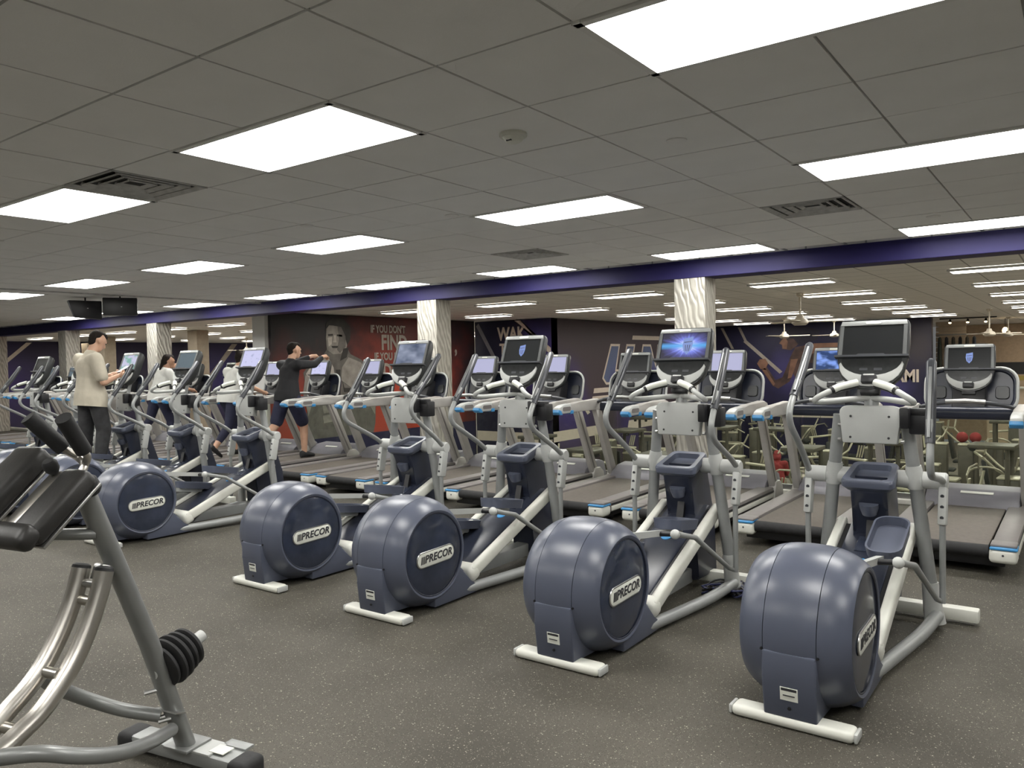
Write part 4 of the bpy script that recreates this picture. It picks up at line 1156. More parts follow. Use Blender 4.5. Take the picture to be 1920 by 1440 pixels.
tm, tm_frame = make_treadmill()
index_children()
TM = [
    (-0.82, 'off', 'small', 'grey treadmill furthest to the right, seen from directly behind, small shield on screen'),
    (-1.97, 'bluefilm', None, 'grey treadmill showing a blue film, half hidden behind the first elliptical'),
    (-3.05, 'pale', None, 'grey treadmill with a blank lilac screen, in front of the embossed column'),
    (-4.14, 'off', None, 'grey treadmill with a black screen, beside the outlined mural letters'),
    (-5.23, 'pale', None, 'grey treadmill with a lilac screen, behind the elliptical with the small shield'),
    (-6.33, 'pale', None, 'grey treadmill with a lilac screen, between the third and fourth ellipticals'),
    (-7.40, 'off', None, 'grey treadmill hidden behind the elliptical showing a grey film'),
    (-8.43, 'pale', None, 'grey treadmill with a lilac screen, empty beside the walker in black'),
    (-9.58, 'text', None, 'grey treadmill carrying the walker in black'),
    (-10.70, 'pale', None, 'grey treadmill carrying the walker in white seen from behind'),
    (-11.85, 'off', None, 'grey treadmill between the two walkers in white shirts'),
    (-13.0, 'off', None, 'grey treadmill carrying the walker in white with dark sleeves'),
    (-14.15, 'teal', None, 'grey treadmill just past the man in beige, in the far end row'),
    (-15.3, 'teal', None, 'grey treadmill second past the man in beige, in the far end row'),
    (-16.45, 'teal', None, 'grey treadmill third past the man in beige, in the far end row'),
    (-17.6, 'teal', None, 'grey treadmill fourth past the man in beige, in the far end row'),
    (-18.75, 'teal', None, 'grey treadmill fifth past the man in beige, in the far end row'),
]
roots = [tm] + [copy_tree(tm) for _ in TM[1:]]
for o, (x, scr, emb, lab) in zip(roots, TM):
    o.location = (x, 6.50, 0)
    o['label'] = lab
    add_screen(o, tm_frame, scr, emb)


# ================================================================== AB MACHINE (near corner of the view)
def make_ab_machine():
    t = thing('ab_machine', 'grey ab machine with curved steel rails and black elbow pads', 'ab machine', (-2.926, 1.727, 0), 0.1837)
    fb = obj('foot_bar', B().box((-0.02, 0.02, 0.055), (0.60, 0.105, 0.055), None, 0.012), 'silver', t)
    obj('foot_plate', B().box((0.07, 0.02, 0.086), (0.16, 0.108, 0.010), None, 0.003), 'lightgrey', fb)
    for s in (-1, 1):
        obj('foot_cap', B().box((-0.02 + s * 0.31, 0.02, 0.045), (0.10, 0.125, 0.085), None, 0.025, 3), 'rubber', t)
    st = obj('warning_label', B().box((0.165, 0.02, 0.0915), (0.075, 0.06, 0.003)), 'label', t)
    obj('side_plate', B().box((0.19, 0.085, 0.085), (0.12, 0.05, 0.012), None, 0.003), 'silver', t)
    # oval post from the foot bar, leaning back
    obj('main_post', B().tube([(0, 0.0, 0.07), (0, -0.165, 0.56), (0, -0.305, 0.92), (0, -0.425, 1.22)], 0.044, 18, 0.74), 'abframe', t)
    obj('post_gusset', B().box((0, 0.0, 0.095), (0.13, 0.13, 0.012), None, 0.003), 'abframe', t)
    for x, y, z in ((-0.012, -0.125, 0.36), (-0.022, -0.075, 0.235), (0.012, -0.085, 0.235)):
        obj('bolt', B().tube([(x, y, z), (x - 0.03, y - 0.035, z - 0.005)], 0.009, 8), 'steel', t)
    obj('bolt_bracket', B().box((0, -0.08, 0.262), (0.12, 0.05, 0.006), rx(-0.3)), 'steel', t)
    # weight horn
    h0, h1 = V((0, -0.155, 0.435)), V((0.0, 0.092, 0.507))
    hd = (h1 - h0).normalized()
    obj('weight_horn', B().tube([h0, h1], 0.024, 14), 'lightgrey', t)
    return t, h0, hd
ab, h0, hd = make_ab_machine()
# twin curved rails
RAILS = {1: [(0.045, -0.377, 0.898), (0.045, -0.396, 0.832), (0.045, -0.437, 0.733), (0.045, -0.487, 0.641), (0.045, -0.546, 0.565), (0.045, -0.624, 0.492), (0.045, -0.692, 0.454), (0.045, -0.757, 0.424), (0.045, -0.95, 0.36), (0.045, -1.25, 0.31)],
         -1: [(-0.05, -0.396, 0.905), (-0.05, -0.420, 0.831), (-0.05, -0.464, 0.733), (-0.05, -0.520, 0.641), (-0.05, -0.585, 0.565), (-0.05, -0.665, 0.505), (-0.05, -0.76, 0.44), (-0.05, -0.95, 0.37), (-0.05, -1.25, 0.31)]}
for s in (-1, 1):
    r = obj('curved_rail', B().tube(RAILS[s], 0.032, 18, 1.0, 4), 'chrome', ab)
    obj('rail_cap', B().lathe([(0, 0.0325), (0.010, 0.030), (0.016, 0.020)], RAILS[s][0], (0, 0.28, 0.95), 18), 'rubber', r)
for q in ((-0.42, 0.80), (-0.556, 0.590), (-0.70, 0.462), (-1.0, 0.35)):
    obj('cross_tube', B().tube([(-0.05, q[0], q[1]), (0.045, q[0], q[1])], 0.019, 12), 'chrome', ab)
obj('top_stop', B().tube([(-0.05, -0.405, 0.855), (0.045, -0.40, 0.855)], 0.016, 12), 'steel', ab)
obj('rail_bracket', B().box((0.0, -0.35, 0.875), (0.05, 0.06, 0.07), rx(-0.38), 0.008), 'steel', ab)
# two sweeping lower tubes between the post foot and the rails
obj('lower_arc', B().tube([(0.03, -0.10, 0.20), (0.12, -0.28, 0.245), (0.19, -0.46, 0.305), (0.20, -0.60, 0.365), (0.15, -0.70, 0.41), (0.06, -0.78, 0.415)], 0.026, 14, 1.0, 5), 'abframe', ab)
obj('lower_arc', B().tube([(-0.03, -0.10, 0.245), (-0.13, -0.19, 0.288), (-0.20, -0.28, 0.352), (-0.20, -0.37, 0.42), (-0.14, -0.47, 0.50), (-0.06, -0.56, 0.585)], 0.026, 14, 1.0, 5), 'abframe', ab)
obj('rear_foot', B().box((0, -1.25, 0.05), (0.50, 0.09, 0.06), None, 0.012), 'silver', ab)
obj('rear_post', B().tube([(0, -1.25, 0.06), (0, -1.25, 0.33)], 0.035, 14), 'abframe', ab)
obj('brace_tube', B().tube([(0.0, -0.37, 1.025), (-0.08, -0.46, 1.035), (-0.24, -0.56, 1.045)], 0.021, 12, 1.0, 4), 'abframe', ab)
# elbow pads: two long wedges and the lower roll
pa = math.atan2(0.18, 0.21)
Rp = rx(pa)
for pc, w, lg in ((V((0.012, -0.53, 1.155)), 0.125, 0.29), (V((-0.22, -0.545, 1.225)), 0.15, 0.30)):
    p = obj('elbow_pad', B().box(pc, (w, lg, 0.075), Rp, 0.024, 3), 'pad', ab)
    obj('pad_board', B().box(pc - V((0, -0.028, 0.032)), (w * 0.96, lg * 0.97, 0.012), Rp, 0.003), 'steel', p)
obj('pad_channel', B().box((-0.085, -0.535, 1.165), (0.06, 0.26, 0.03), Rp, 0.008), 'chrome', ab)
obj('chest_roll', B().box((-0.12, -0.655, 1.075), (0.40, 0.085, 0.075), rx(pa + 0.2), 0.028, 3), 'pad', ab)
obj('adjust_knob', B().lathe([(-0.03, 0.012), (-0.01, 0.024), (0.015, 0.026), (0.028, 0.018)], (-0.085, -0.47, 1.275), (0.1, -0.5, 0.85), 14), 'rubber', ab)
obj('lower_knob', B().lathe([(-0.02, 0.02), (0, 0.034), (0.04, 0.034), (0.055, 0.022)], (0.035, -0.425, 1.225), (0, 0.5, -0.85), 14), 'rubber', ab)
for s, tip, b0 in ((1, (0.05, -0.508, 1.446), (0.02, -0.42, 1.330)), (-1, (-0.075, -0.545, 1.450), (-0.045, -0.45, 1.340))):
    hb = obj('handle_bar', B().tube([(0.0, -0.43, 1.235), (0.0, -0.405, 1.275), (b0[0] * 0.8, -0.405, 1.305), b0, tip], 0.0135, 12, 1.0, 4), 'chrome', ab)
    obj('foam_grip', B().tube([V(b0), V(tip) + (V(tip) - V(b0)) * 0.06], 0.0275, 18), 'rubber', hb)
# weight plates on the horn
for k, (off, rad) in enumerate(((0.050, 0.088), (0.082, 0.098), (0.114, 0.096), (0.146, 0.088), (0.178, 0.082))):
    p = obj('weight_plate', B().lathe([(-0.010, 0.026), (-0.0135, rad * 0.55), (-0.012, rad * 0.9), (-0.005, rad), (0.005, rad), (0.012, rad * 0.9), (0.0135, rad * 0.55), (0.010, 0.026)], (0, 0, 0), (0, 0, 1), 36), 'rubber', None)
    M3 = hd.to_track_quat('Z', 'Y').to_matrix()
    mt = rz_(0.1837) @ M3
    p.matrix_world = Matrix.Translation(V((-2.926, 1.727, 0)) + rz_(0.1837) @ (h0 + hd * off)) @ mt.to_4x4()
    tag(p, 'black rubber weight plate on the ab machine horn, %s from its post' % ORD[k], 'weight plate', 'weight plates on the ab machine')

# ================================================================== PEOPLE
def blob(name, caps, m, parent, voxel=0.010, smooth=6, balls=()):
    """one continuous skin grown over tapered limbs"""
    b = B()
    for (p0, r0, p1, r1) in caps:
        p0, p1 = V(p0), V(p1)
        f0 = r0 if isinstance(r0, tuple) else (r0, 1.0)
        f1 = r1 if isinstance(r1, tuple) else (r1, 1.0)
        n = 6
        d = p1 - p0
        T = d.normalized()
        ref = V((0, 1, 0)) if abs(T.y) < 0.9 else V((1, 0, 0))
        fr = (ref - T * ref.dot(T)).normalized()
        sd = T.cross(fr)
        rings = []
        for k in range(-4, n + 5):
            if k < 0:
                a = -k / 4 * 1.45
                c, sc = p0 - T * min(f0[0], f0[0] * f0[1]) * math.sin(a), math.cos(a)
                rr, ff = f0[0] * sc, f0[1]
            elif k > n:
                a = (k - n) / 4 * 1.45
                c, sc = p1 + T * min(f1[0], f1[0] * f1[1]) * math.sin(a), math.cos(a)
                rr, ff = f1[0] * sc, f1[1]
            else:
                q = k / n
                c = p0 + d * q
                rr, ff = f0[0] * (1 - q) + f1[0] * q, f0[1] * (1 - q) + f1[1] * q
            rings.append([c + sd * rr * math.cos(2 * PI * i / 14) + fr * rr * ff * math.sin(2 * PI * i / 14) for i in range(14)])
        b.rings(rings)
    for c, r in balls:
        b.ball(c, r, 16)
    me = b.mesh(name, 0)
    o = bpy.data.objects.new(name, me)
    COL.objects.link(o)
    md = o.modifiers.new('r', 'REMESH')
    md.mode = 'VOXEL'
    md.voxel_size = voxel
    ms = o.modifiers.new('s', 'SMOOTH')
    ms.iterations = smooth
    ms.factor = 0.5
    dg = bpy.context.evaluated_depsgraph_get()
    me2 = bpy.data.meshes.new_from_object(o.evaluated_get(dg))
    bpy.data.objects.remove(o)
    for p in me2.polygons:
        p.use_smooth = True
    return link(name, me2, m if not isinstance(m, str) else M[m], parent)

def lerp(a, b, t):
    return V(a) * (1 - t) + V(b) * t

def person(label, loc, rz, J, look, mats, k=1.0, hair='short', sleeves=0.55, legs='long', hem=0.10):
    """J: joints (x right, y forward, z up): pelvis, chest, neck, head, and per side sh, el, wr, hip, kn, an"""
    t = thing('person', label, 'person', loc, rz)
    t.scale = (k, k, k)
    skin, shirt, pants = mats
    hc = V(J['head'])
    f = V(look).normalized()                       # where the face points
    side = f.cross(V((0, 0, 1))).normalized()
    upv = side.cross(f)
    caps = [(J['pelvis'], (0.135, 0.72), lerp(J['pelvis'], J['chest'], 0.5), (0.125, 0.72)), (lerp(J['pelvis'], J['chest'], 0.5), (0.125, 0.72), J['chest'], (0.150, 0.70)),
            (J['chest'], (0.13, 0.7), J['neck'], (0.060, 1.0)), (J['neck'], 0.056, hc - f * 0.01, 0.058)]
    # head: skull, face, jaw, nose, ears
    caps += [(hc + upv * 0.045 - f * 0.018, (0.083, 1.08), hc + upv * 0.03 + f * 0.012, (0.080, 1.05)), (hc + f * 0.025, 0.070, hc - upv * 0.062 + f * 0.045, 0.046), (hc - upv * 0.07 + f * 0.058, 0.032, hc - upv * 0.075 + f * 0.062, 0.028),
             (hc + f * 0.088 + upv * 0.018, 0.011, hc + f * 0.106 - upv * 0.018, 0.016), (hc + f * 0.088 + upv * 0.036 + side * 0.028, 0.014, hc + f * 0.088 + upv * 0.036 - side * 0.028, 0.014), (hc + f * 0.086 - upv * 0.052 + side * 0.016, 0.011, hc + f * 0.086 - upv * 0.052 - side * 0.016, 0.011)]
    for s in (-1, 1):
        caps.append((hc + side * s * 0.080 + upv * 0.022 - f * 0.012, 0.014, hc + side * s * 0.077 - upv * 0.018 - f * 0.004, 0.010))
    for s, q in ((-1, 'L'), (1, 'R')):
        sh, el, wr = V(J['sh' + q]), V(J['el' + q]), V(J['wr' + q])
        caps += [(lerp(J['chest'], sh, 0.55) + V((0, 0, 0.02)), 0.075, sh, 0.062), (sh, 0.058, el, 0.042), (el, 0.043, wr, 0.027)]
        hp, kn, an = V(J['hip' + q]), V(J['kn' + q]), V(J['an' + q])
        caps += [(hp, 0.098, kn, 0.060), (kn, 0.062, lerp(kn, an, 0.35), 0.060), (lerp(kn, an, 0.35), 0.060, an, 0.040)]
        # hand: palm, four fingers in two bends, thumb
        hd_ = V(J.get('hd' + q, (wr - el))).normalized()
        pal = V(J.get('pl' + q, (0, 0, -1)))
        pal = (pal - hd_ * pal.dot(hd_)).normalized()
        ac = hd_.cross(pal)
        caps.append((wr, (0.026, 0.9), wr + hd_ * 0.075, (0.034, 0.6)))
        cu = J.get('cu' + q, 0.5)
        for i, ln in enumerate((0.070, 0.080, 0.074, 0.058)):
            b0 = wr + hd_ * 0.080 + ac * (0.030 - 0.020 * i)
            b1 = b0 + (hd_ * math.cos(cu * 0.6) + pal * math.sin(cu * 0.6)) * ln * 0.5
            b2 = b1 + (hd_ * math.cos(cu * 1.7) + pal * math.sin(cu * 1.7)) * ln * 0.5
            caps += [(b0, 0.0095, b1, 0.009), (b1, 0.009, b2, 0.008)]
        th = ac * 1.0
        b0 = wr + hd_ * 0.025 + th * 0.026
        b1 = b0 + (hd_ * 0.6 + th * 0.5 + pal * 0.5).normalized() * 0.040
        caps += [(b0, 0.012, b1, 0.0105), (b1, 0.0105, b1 + (hd_ * 0.8 + pal * 0.5).normalized() * 0.030, 0.009)]
        ft = V(J.get('ft' + q, (0, 1, 0))).normalized()
        sn = V((0, 0, 1)) - ft * ft.z
        obj('shoe', B().rings([[an + ft * y + V((1, 0, 0)) * w * math.cos(2 * PI * i / 12) + sn * (zc + h * math.sin(2 * PI * i / 12)) for i in range(12)]
            for y, w, h, zc in ((-0.075, 0.020, 0.030, -0.045), (-0.065, 0.036, 0.050, -0.030), (-0.02, 0.042, 0.055, -0.024), (0.05, 0.044, 0.044, -0.036), (0.12, 0.048, 0.034, -0.048), (0.165, 0.040, 0.026, -0.056), (0.185, 0.018, 0.014, -0.064))]), 'shoe', t)
    blob('body', caps, skin, t, 0.0085, 5)
    # shirt
    m_ = lerp(J['pelvis'], J['chest'], 0.5)
    low = V(J['pelvis']) + (V(J['pelvis']) - m_) * 0.45
    cs = [(V(J['pelvis']) - V((0, 0, 0.30)), (0.236, 0.86), V(J['pelvis']) - V((0, 0, 0.02)), (0.215, 0.84)), (V(J['pelvis']) - V((0, 0, 0.02)), (0.21, 0.84), m_, (0.174, 0.80)), (m_, (0.165, 0.78), J['chest'], (0.178, 0.72)), (J['chest'], (0.165, 0.72), lerp(J['chest'], J['neck'], 0.75), (0.085, 0.95))]
    for q in 'LR':
        sh, el, wr = V(J['sh' + q]), V(J['el' + q]), V(J['wr' + q])
        cs.append((lerp(J['chest'], sh, 0.5) + V((0, 0, 0.015)), 0.092, sh, 0.078))
        if sleeves <= 1:
            cs.append((sh, 0.080, lerp(sh, el, sleeves + 0.2), 0.072))
        else:
            cs += [(sh, 0.076, el, 0.058), (el, 0.058, lerp(el, wr, 0.75), 0.042)]
    so_ = blob('shirt', cs, shirt, t, 0.012, 6)
    bb_ = bmesh.new()
    bb_.from_mesh(so_.data)
    bmesh.ops.bisect_plane(bb_, geom=list(bb_.verts) + list(bb_.edges) + list(bb_.faces), plane_co=V(J['pelvis']) - V((0, 0, hem)), plane_no=(0, 0.12, 1), clear_inner=True)
    bb_.to_mesh(so_.data)
    bb_.free()
    ct = [(V(J['pelvis']) + V((0, 0, 0.02)), (0.150, 0.76), V(J['pelvis']) - V((0, 0, 0.06)), (0.155, 0.78))]
    for q in 'LR':
        hp, kn, an = V(J['hip' + q]), V(J['kn' + q]), V(J['an' + q])
        if legs == 'long':
            ct += [(hp, 0.107, kn, 0.086), (kn, 0.086, lerp(kn, an, 0.92), 0.074)]
        elif legs == 'tight':
            ct += [(hp, 0.108, kn, 0.071), (kn, 0.071, lerp(kn, an, 0.45), 0.064), (lerp(kn, an, 0.45), 0.064, lerp(kn, an, 0.7), 0.052)]
        else:
            ct += [(hp, 0.118, lerp(hp, kn, 0.85), 0.098)]
    blob('trousers', ct, pants, t, 0.012, 5)
    hb = [(hc + upv * 0.060 - f * 0.034, (0.084, 1.0), hc + upv * 0.082 + f * 0.028, (0.060, 1.0)), (hc + upv * 0.03 - f * 0.050, 0.074, hc - upv * 0.025 - f * 0.050, 0.052)]
    if hair == 'bun':
        hb += [(hc + upv * 0.10 - f * 0.07, 0.045, hc + upv * 0.12 - f * 0.08, 0.040)]
    if hair == 'tail':
        hb += [(hc + upv * 0.02 - f * 0.10, 0.035, hc - upv * 0.14 - f * 0.13, 0.022)]
    if hair == 'hood':
        hb += [(hc, 0.105, hc - upv * 0.05 - f * 0.02, 0.10)]
    blob('hood' if hair == 'hood' else 'hair', hb, shirt if hair == 'hood' else 'hair', t, 0.010, 4)
    for s in (-1, 1):
        obj('eye', B().ball(hc + f * 0.0895 + upv * 0.022 + side * s * 0.031, 0.0085, 10), 'black', t)
        obj('eyebrow', B().box(hc + f * 0.098 + upv * 0.040 + side * s * 0.031, (0.030, 0.006, 0.006), None, 0.002), 'hair', t)
    return t

# man in beige standing on the pedals, reading his phone
man = person('man in a beige T-shirt standing on an elliptical, looking down at a phone', (-9.78, 4.66, 0.335), 0.0, dict(
    pelvis=(0, 0.0, 0.98), chest=(0, -0.02, 1.32), neck=(0, 0.03, 1.50), head=(0, 0.10, 1.615),
    shL=(-0.205, -0.02, 1.41), elL=(-0.25, 0.05, 1.12), wrL=(-0.10, 0.27, 1.20), shR=(0.205, -0.02, 1.41), elR=(0.25, 0.04, 1.12), wrR=(0.12, 0.27, 1.19),
    hipL=(-0.10, 0, 0.92), knL=(-0.13, -0.01, 0.52), anL=(-0.14, -0.04, 0.125), hipR=(0.10, 0.02, 0.92), knR=(0.13, 0.08, 0.54), anR=(0.14, 0.03, 0.245),
    hdL=(0.3, 0.9, 0.2), hdR=(-0.3, 0.9, 0.2), plL=(0.5, 0, 0.8), plR=(-0.5, 0, 0.8), cuL=0.8, cuR=0.8), (0.0, 0.86, -0.5), (M['skin'], M['beige'], M['jeans']), 1.0, 'short', 0.55, 'long', 0.15)
tag(obj('phone', B().box((0, 0, 0), (0.075, 0.15, 0.009), None, 0.004), 'phone', None, (-9.77, 4.66 + 0.40, 0.335 + 1.275)), 'pale phone held by the man in beige', 'phone')
COL.objects[-1].rotation_euler = (0.5, 0, 0)

person('walker in a black long-sleeved top and navy shorts holding the treadmill console', (-9.58, 7.42, 0.225), 0.0, dict(
    pelvis=(0, 0.0, 0.96), chest=(0, 0.05, 1.30), neck=(0, 0.09, 1.48), head=(0, 0.15, 1.60),
    shL=(-0.20, 0.06, 1.40), elL=(-0.22, 0.34, 1.43), wrL=(-0.12, 0.58, 1.53), shR=(0.20, 0.06, 1.40), elR=(0.22, 0.34, 1.40), wrR=(0.12, 0.60, 1.52),
    hipL=(-0.10, 0, 0.90), knL=(-0.11, -0.14, 0.51), anL=(-0.11, -0.42, 0.24), hipR=(0.10, 0.02, 0.90), knR=(0.11, 0.20, 0.50), anR=(0.11, 0.20, 0.085),
    hdL=(0.2, 0.9, 0.0), hdR=(-0.2, 0.9, 0.0), cuL=1.0, cuR=1.0, ftL=(0, 0.75, -0.65)), (0.15, 0.97, -0.1), (M['skin'], M['blackshirt'], M['navyshort']), 1.0, 'short', 2, 'short')
person('walker in a loose white top and navy leggings seen from behind', (-10.70, 7.20, 0.225), 0.0, dict(
    pelvis=(0, 0.0, 0.93), chest=(0, 0.10, 1.22), neck=(0, 0.17, 1.38), head=(0, 0.24, 1.49),
    shL=(-0.18, 0.10, 1.31), elL=(-0.22, 0.22, 1.05), wrL=(-0.16, 0.45, 0.98), shR=(0.18, 0.10, 1.31), elR=(0.23, 0.24, 1.06), wrR=(0.20, 0.47, 0.98),
    hipL=(-0.10, 0, 0.87), knL=(-0.11, 0.16, 0.48), anL=(-0.11, 0.14, 0.085), hipR=(0.10, 0.0, 0.87), knR=(0.11, -0.10, 0.48), anR=(0.11, -0.36, 0.17), ftR=(0, 0.8, -0.6)), (0.1, 0.98, -0.1), (M['skin'], M['whitetee'], M['navyshort']), 1.0, 'bun', 0.6, 'tight')
person('walker in a white T-shirt and cropped navy leggings leaning on the console', (-13.0, 7.35, 0.225), 0.0, dict(
    pelvis=(0, 0.0, 0.92), chest=(0, 0.08, 1.21), neck=(0, 0.14, 1.38), head=(0, 0.20, 1.49),
    shL=(-0.18, 0.09, 1.31), elL=(-0.2, 0.34, 1.36), wrL=(-0.1, 0.54, 1.52), shR=(0.18, 0.09, 1.31), elR=(0.22, 0.22, 1.06), wrR=(0.22, 0.46, 1.0),
    hipL=(-0.10, 0, 0.86), knL=(-0.11, -0.12, 0.48), anL=(-0.11, -0.38, 0.20), hipR=(0.10, 0.0, 0.86), knR=(0.11, 0.14, 0.47), anR=(0.11, 0.12, 0.085), ftL=(0, 0.8, -0.6)), (0.1, 0.97, -0.15), (M['skintan'], M['whitetee'], M['navyshort']), 1.0, 'tail', 0.55, 'tight')
person('person in a red hooded top seated on the lower floor beyond the glass', (-6.3, 20.0, LOWZ), 0.3, dict(
    pelvis=(0, 0.0, 0.56), chest=(0, 0.05, 0.88), neck=(0, 0.09, 1.04), head=(0, 0.13, 1.15),
    shL=(-0.19, 0.05, 0.97), elL=(-0.25, 0.10, 0.70), wrL=(-0.14, 0.30, 0.62), shR=(0.19, 0.05, 0.97), elR=(0.25, 0.10, 0.70), wrR=(0.14, 0.30, 0.62),
    hipL=(-0.10, 0.02, 0.54), knL=(-0.14, 0.44, 0.50), anL=(-0.14, 0.42, 0.085), hipR=(0.10, 0.02, 0.54), knR=(0.14, 0.44, 0.50), anR=(0.14, 0.42, 0.085)), (0, 1, -0.3), (M['skintan'], M['red'], M['jeans']), 1.0, 'hood', 2, 'long', 0.08)
bn = thing('flat_bench', 'low black bench under the person in red', 'bench', (-6.3, 20.0, LOWZ), 0.3)
obj('bench_pad', B().box((0, -0.15, 0.40), (0.32, 0.80, 0.08), None, 0.02), 'machpad', bn)
for q in (-0.45, 0.12):
    obj('leg', B().box((0, q, 0.18), (0.30, 0.05, 0.36)), 'mach', bn)

# ================================================================== STRENGTH MACHINES ON THE LOWER FLOOR
def tower(t, x, y, w, d, h, cap=True):
    obj('weight_tower', B().box((x, y, h / 2), (w, d, h), None, 0.03), 'mach', t)
    obj('tower_cap', B().box((x, y, h + 0.015), (w * 1.04, d * 1.04, 0.04), None, 0.018), 'machlight', t)
    obj('tower_seam', B().box((x + w * 0.12, y - d / 2 - 0.002, h * 0.52), (0.03, 0.01, h * 0.8)), 'machpad', t)
def press_machine():
    t = thing('press_machine', 'taupe seated press machine with pale slotted handles on the lower floor', 'gym machine', (0, 0, LOWZ), 0, 'strength machines on the lower floor')
    tower(t, 0, 0.55, 0.36, 0.30, 1.62)
    obj('seat_pad', B().box((0, -0.1, 0.50), (0.40, 0.42, 0.08), None, 0.03), 'machpad', t)
    obj('back_pad', B().box((0, 0.16, 0.95), (0.34, 0.09, 0.75), rx(-0.15), 0.03), 'machpad', t)
    obj('spine', B().tube([(0, -0.55, 0.05), (0, 0.5, 0.05), (0, 0.42, 1.5)], 0.045, 8), 'mach', t)
    obj('seat_post', B().tube([(0, -0.1, 0.05), (0, -0.1, 0.47)], 0.04, 8), 'machlight', t)
    obj('yoke', B().tube([(-0.62, 0.2, 1.42), (0, 0.42, 1.50), (0.62, 0.2, 1.42)], 0.03, 8), 'machlight', t)
    for s in (-1, 1):
        obj('press_arm', B().tube([(s * 0.55, 0.22, 1.43), (s * 0.48, -0.05, 1.15), (s * 0.30, -0.28, 0.98)], 0.026, 8), 'machlight', t)
        for k in range(3):
            obj('handle_bar', B().tube([(s * (0.42 + 0.05 * k), 0.18, 1.48), (s * (0.47 + 0.05 * k), 0.14, 1.74)], 0.016, 6), 'machlight', t)
    obj('foot_base', B().box((0, -0.55, 0.035), (0.7, 0.09, 0.07), None, 0.01), 'mach', t)
    return t
def cable_machine():
    t = thing('cable_machine', 'tall taupe cable tower with a bent pull-down bar on the lower floor', 'gym machine', (0, 0, LOWZ), 0, 'strength machines on the lower floor')
    tower(t, 0, 0.35, 0.42, 0.34, 1.45)
    for s in (-1, 1):
        obj('guide_upright', B().tube([(s * 0.24, 0.35, 0.05), (s * 0.24, 0.35, 2.02)], 0.04, 8), 'mach', t)
        obj('pulley', B().lathe([(-0.02, 0.06), (0.0, 0.05), (0.02, 0.06)], (s * 0.16, -0.2, 1.98), (1, 0, 0), 12), 'machpad', t)
    obj('head_beam', B().box((0, 0.10, 2.02), (0.60, 0.72, 0.07), None, 0.015), 'mach', t)
    obj('pull_bar', B().tube([(-0.55, -0.22, 1.52), (-0.32, -0.22, 1.64), (0.32, -0.22, 1.64), (0.55, -0.22, 1.52)], 0.017, 8), 'machlight', t)
    obj('cable', B().tube([(0, -0.22, 1.98), (0, -0.22, 1.64)], 0.006, 6), 'machpad', t)
    obj('seat_pad', B().box((0, -0.25, 0.50), (0.36, 0.38, 0.08), None, 0.03), 'machpad', t)
    obj('seat_post', B().tube([(0, -0.25, 0.05), (0, -0.25, 0.47)], 0.04, 8), 'mach', t)
    obj('thigh_roller', B().tube([(-0.25, -0.05, 0.68), (0.25, -0.05, 0.68)], 0.06, 10), 'machpad', t)
    obj('foot_base', B().box((0, -0.1, 0.04), (0.62, 1.1, 0.08), None, 0.01), 'mach', t)
    return t
def curl_machine():
    t = thing('curl_machine', 'low taupe curl machine with a pale looped handle on the lower floor', 'gym machine', (0, 0, LOWZ), 0, 'strength machines on the lower floor')
    tower(t, 0.38, 0.25, 0.34, 0.34, 1.35)
    obj('seat_pad', B().box((-0.1, -0.15, 0.52), (0.40, 0.40, 0.08), None, 0.03), 'machpad', t)
    obj('arm_pad', B().box((-0.1, 0.22, 0.92), (0.46, 0.24, 0.10), rx(0.5), 0.03), 'machpad', t)
    obj('frame_tube', B().tube([(-0.1, -0.5, 0.05), (-0.1, 0.45, 0.05), (-0.1, 0.35, 0.85)], 0.045, 8), 'mach', t)
    obj('curl_handle', B().tube([(-0.42, 0.30, 0.95), (-0.44, 0.12, 1.22), (-0.30, 0.02, 1.36), (-0.10, 0.0, 1.40), (0.10, 0.02, 1.36), (0.22, 0.12, 1.22), (0.22, 0.30, 0.95)], 0.020, 8, 1.0, 3), 'machlight', t)
    obj('side_lever', B().tube([(0.2, 0.3, 0.95), (0.42, 0.0, 1.42), (0.46, -0.08, 1.62)], 0.022, 8), 'machlight', t)
    obj('foot_base', B().box((0.1, 0.1, 0.035), (0.9, 0.09, 0.07), None, 0.01), 'mach', t)
    return t
protos = [press_machine(), cable_machine(), curl_machine()]
index_children()
ROWS = [(12.6, -10.2, 1.42, 9), (14.5, -9.8, 1.42, 9), (16.4, -10.2, 1.45, 9), (18.2, -9.9, 1.40, 9), (20.2, -10.2, 1.42, 9), (22.2, -9.9, 1.42, 9), (24.3, -10.3, 1.42, 8), (26.3, -10.0, 1.42, 8)]
first = [True, True, True]
KN = ['seated press machine', 'tall cable machine', 'low curl machine']
for ri, (y, x0, dx, cnt) in enumerate(ROWS):
    for c in range(cnt):
        k = (c * 2 + ri + (c // 3)) % 3
        x = x0 + dx * c + rnd.uniform(-0.12, 0.12)
        if abs(x + 6.3) < 1.05 and abs(y - 20.1) < 0.5:
            continue
        if abs(x + 2.26) < 0.75 and abs(y - 22.0) < 0.8:
            continue
        if first[k]:
            o = protos[k]; first[k] = False
        else:
            o = copy_tree(protos[k])
        o.location = (x, y, LOWZ)
        o.rotation_euler = (0, 0, rnd.choice((0, PI / 2, PI, -PI / 2)) + rnd.uniform(-0.12, 0.12))
        o['label'] = 'taupe %s, %s row past the glass, %s from the mural wall' % (KN[k], ORD[ri], ORD[c])
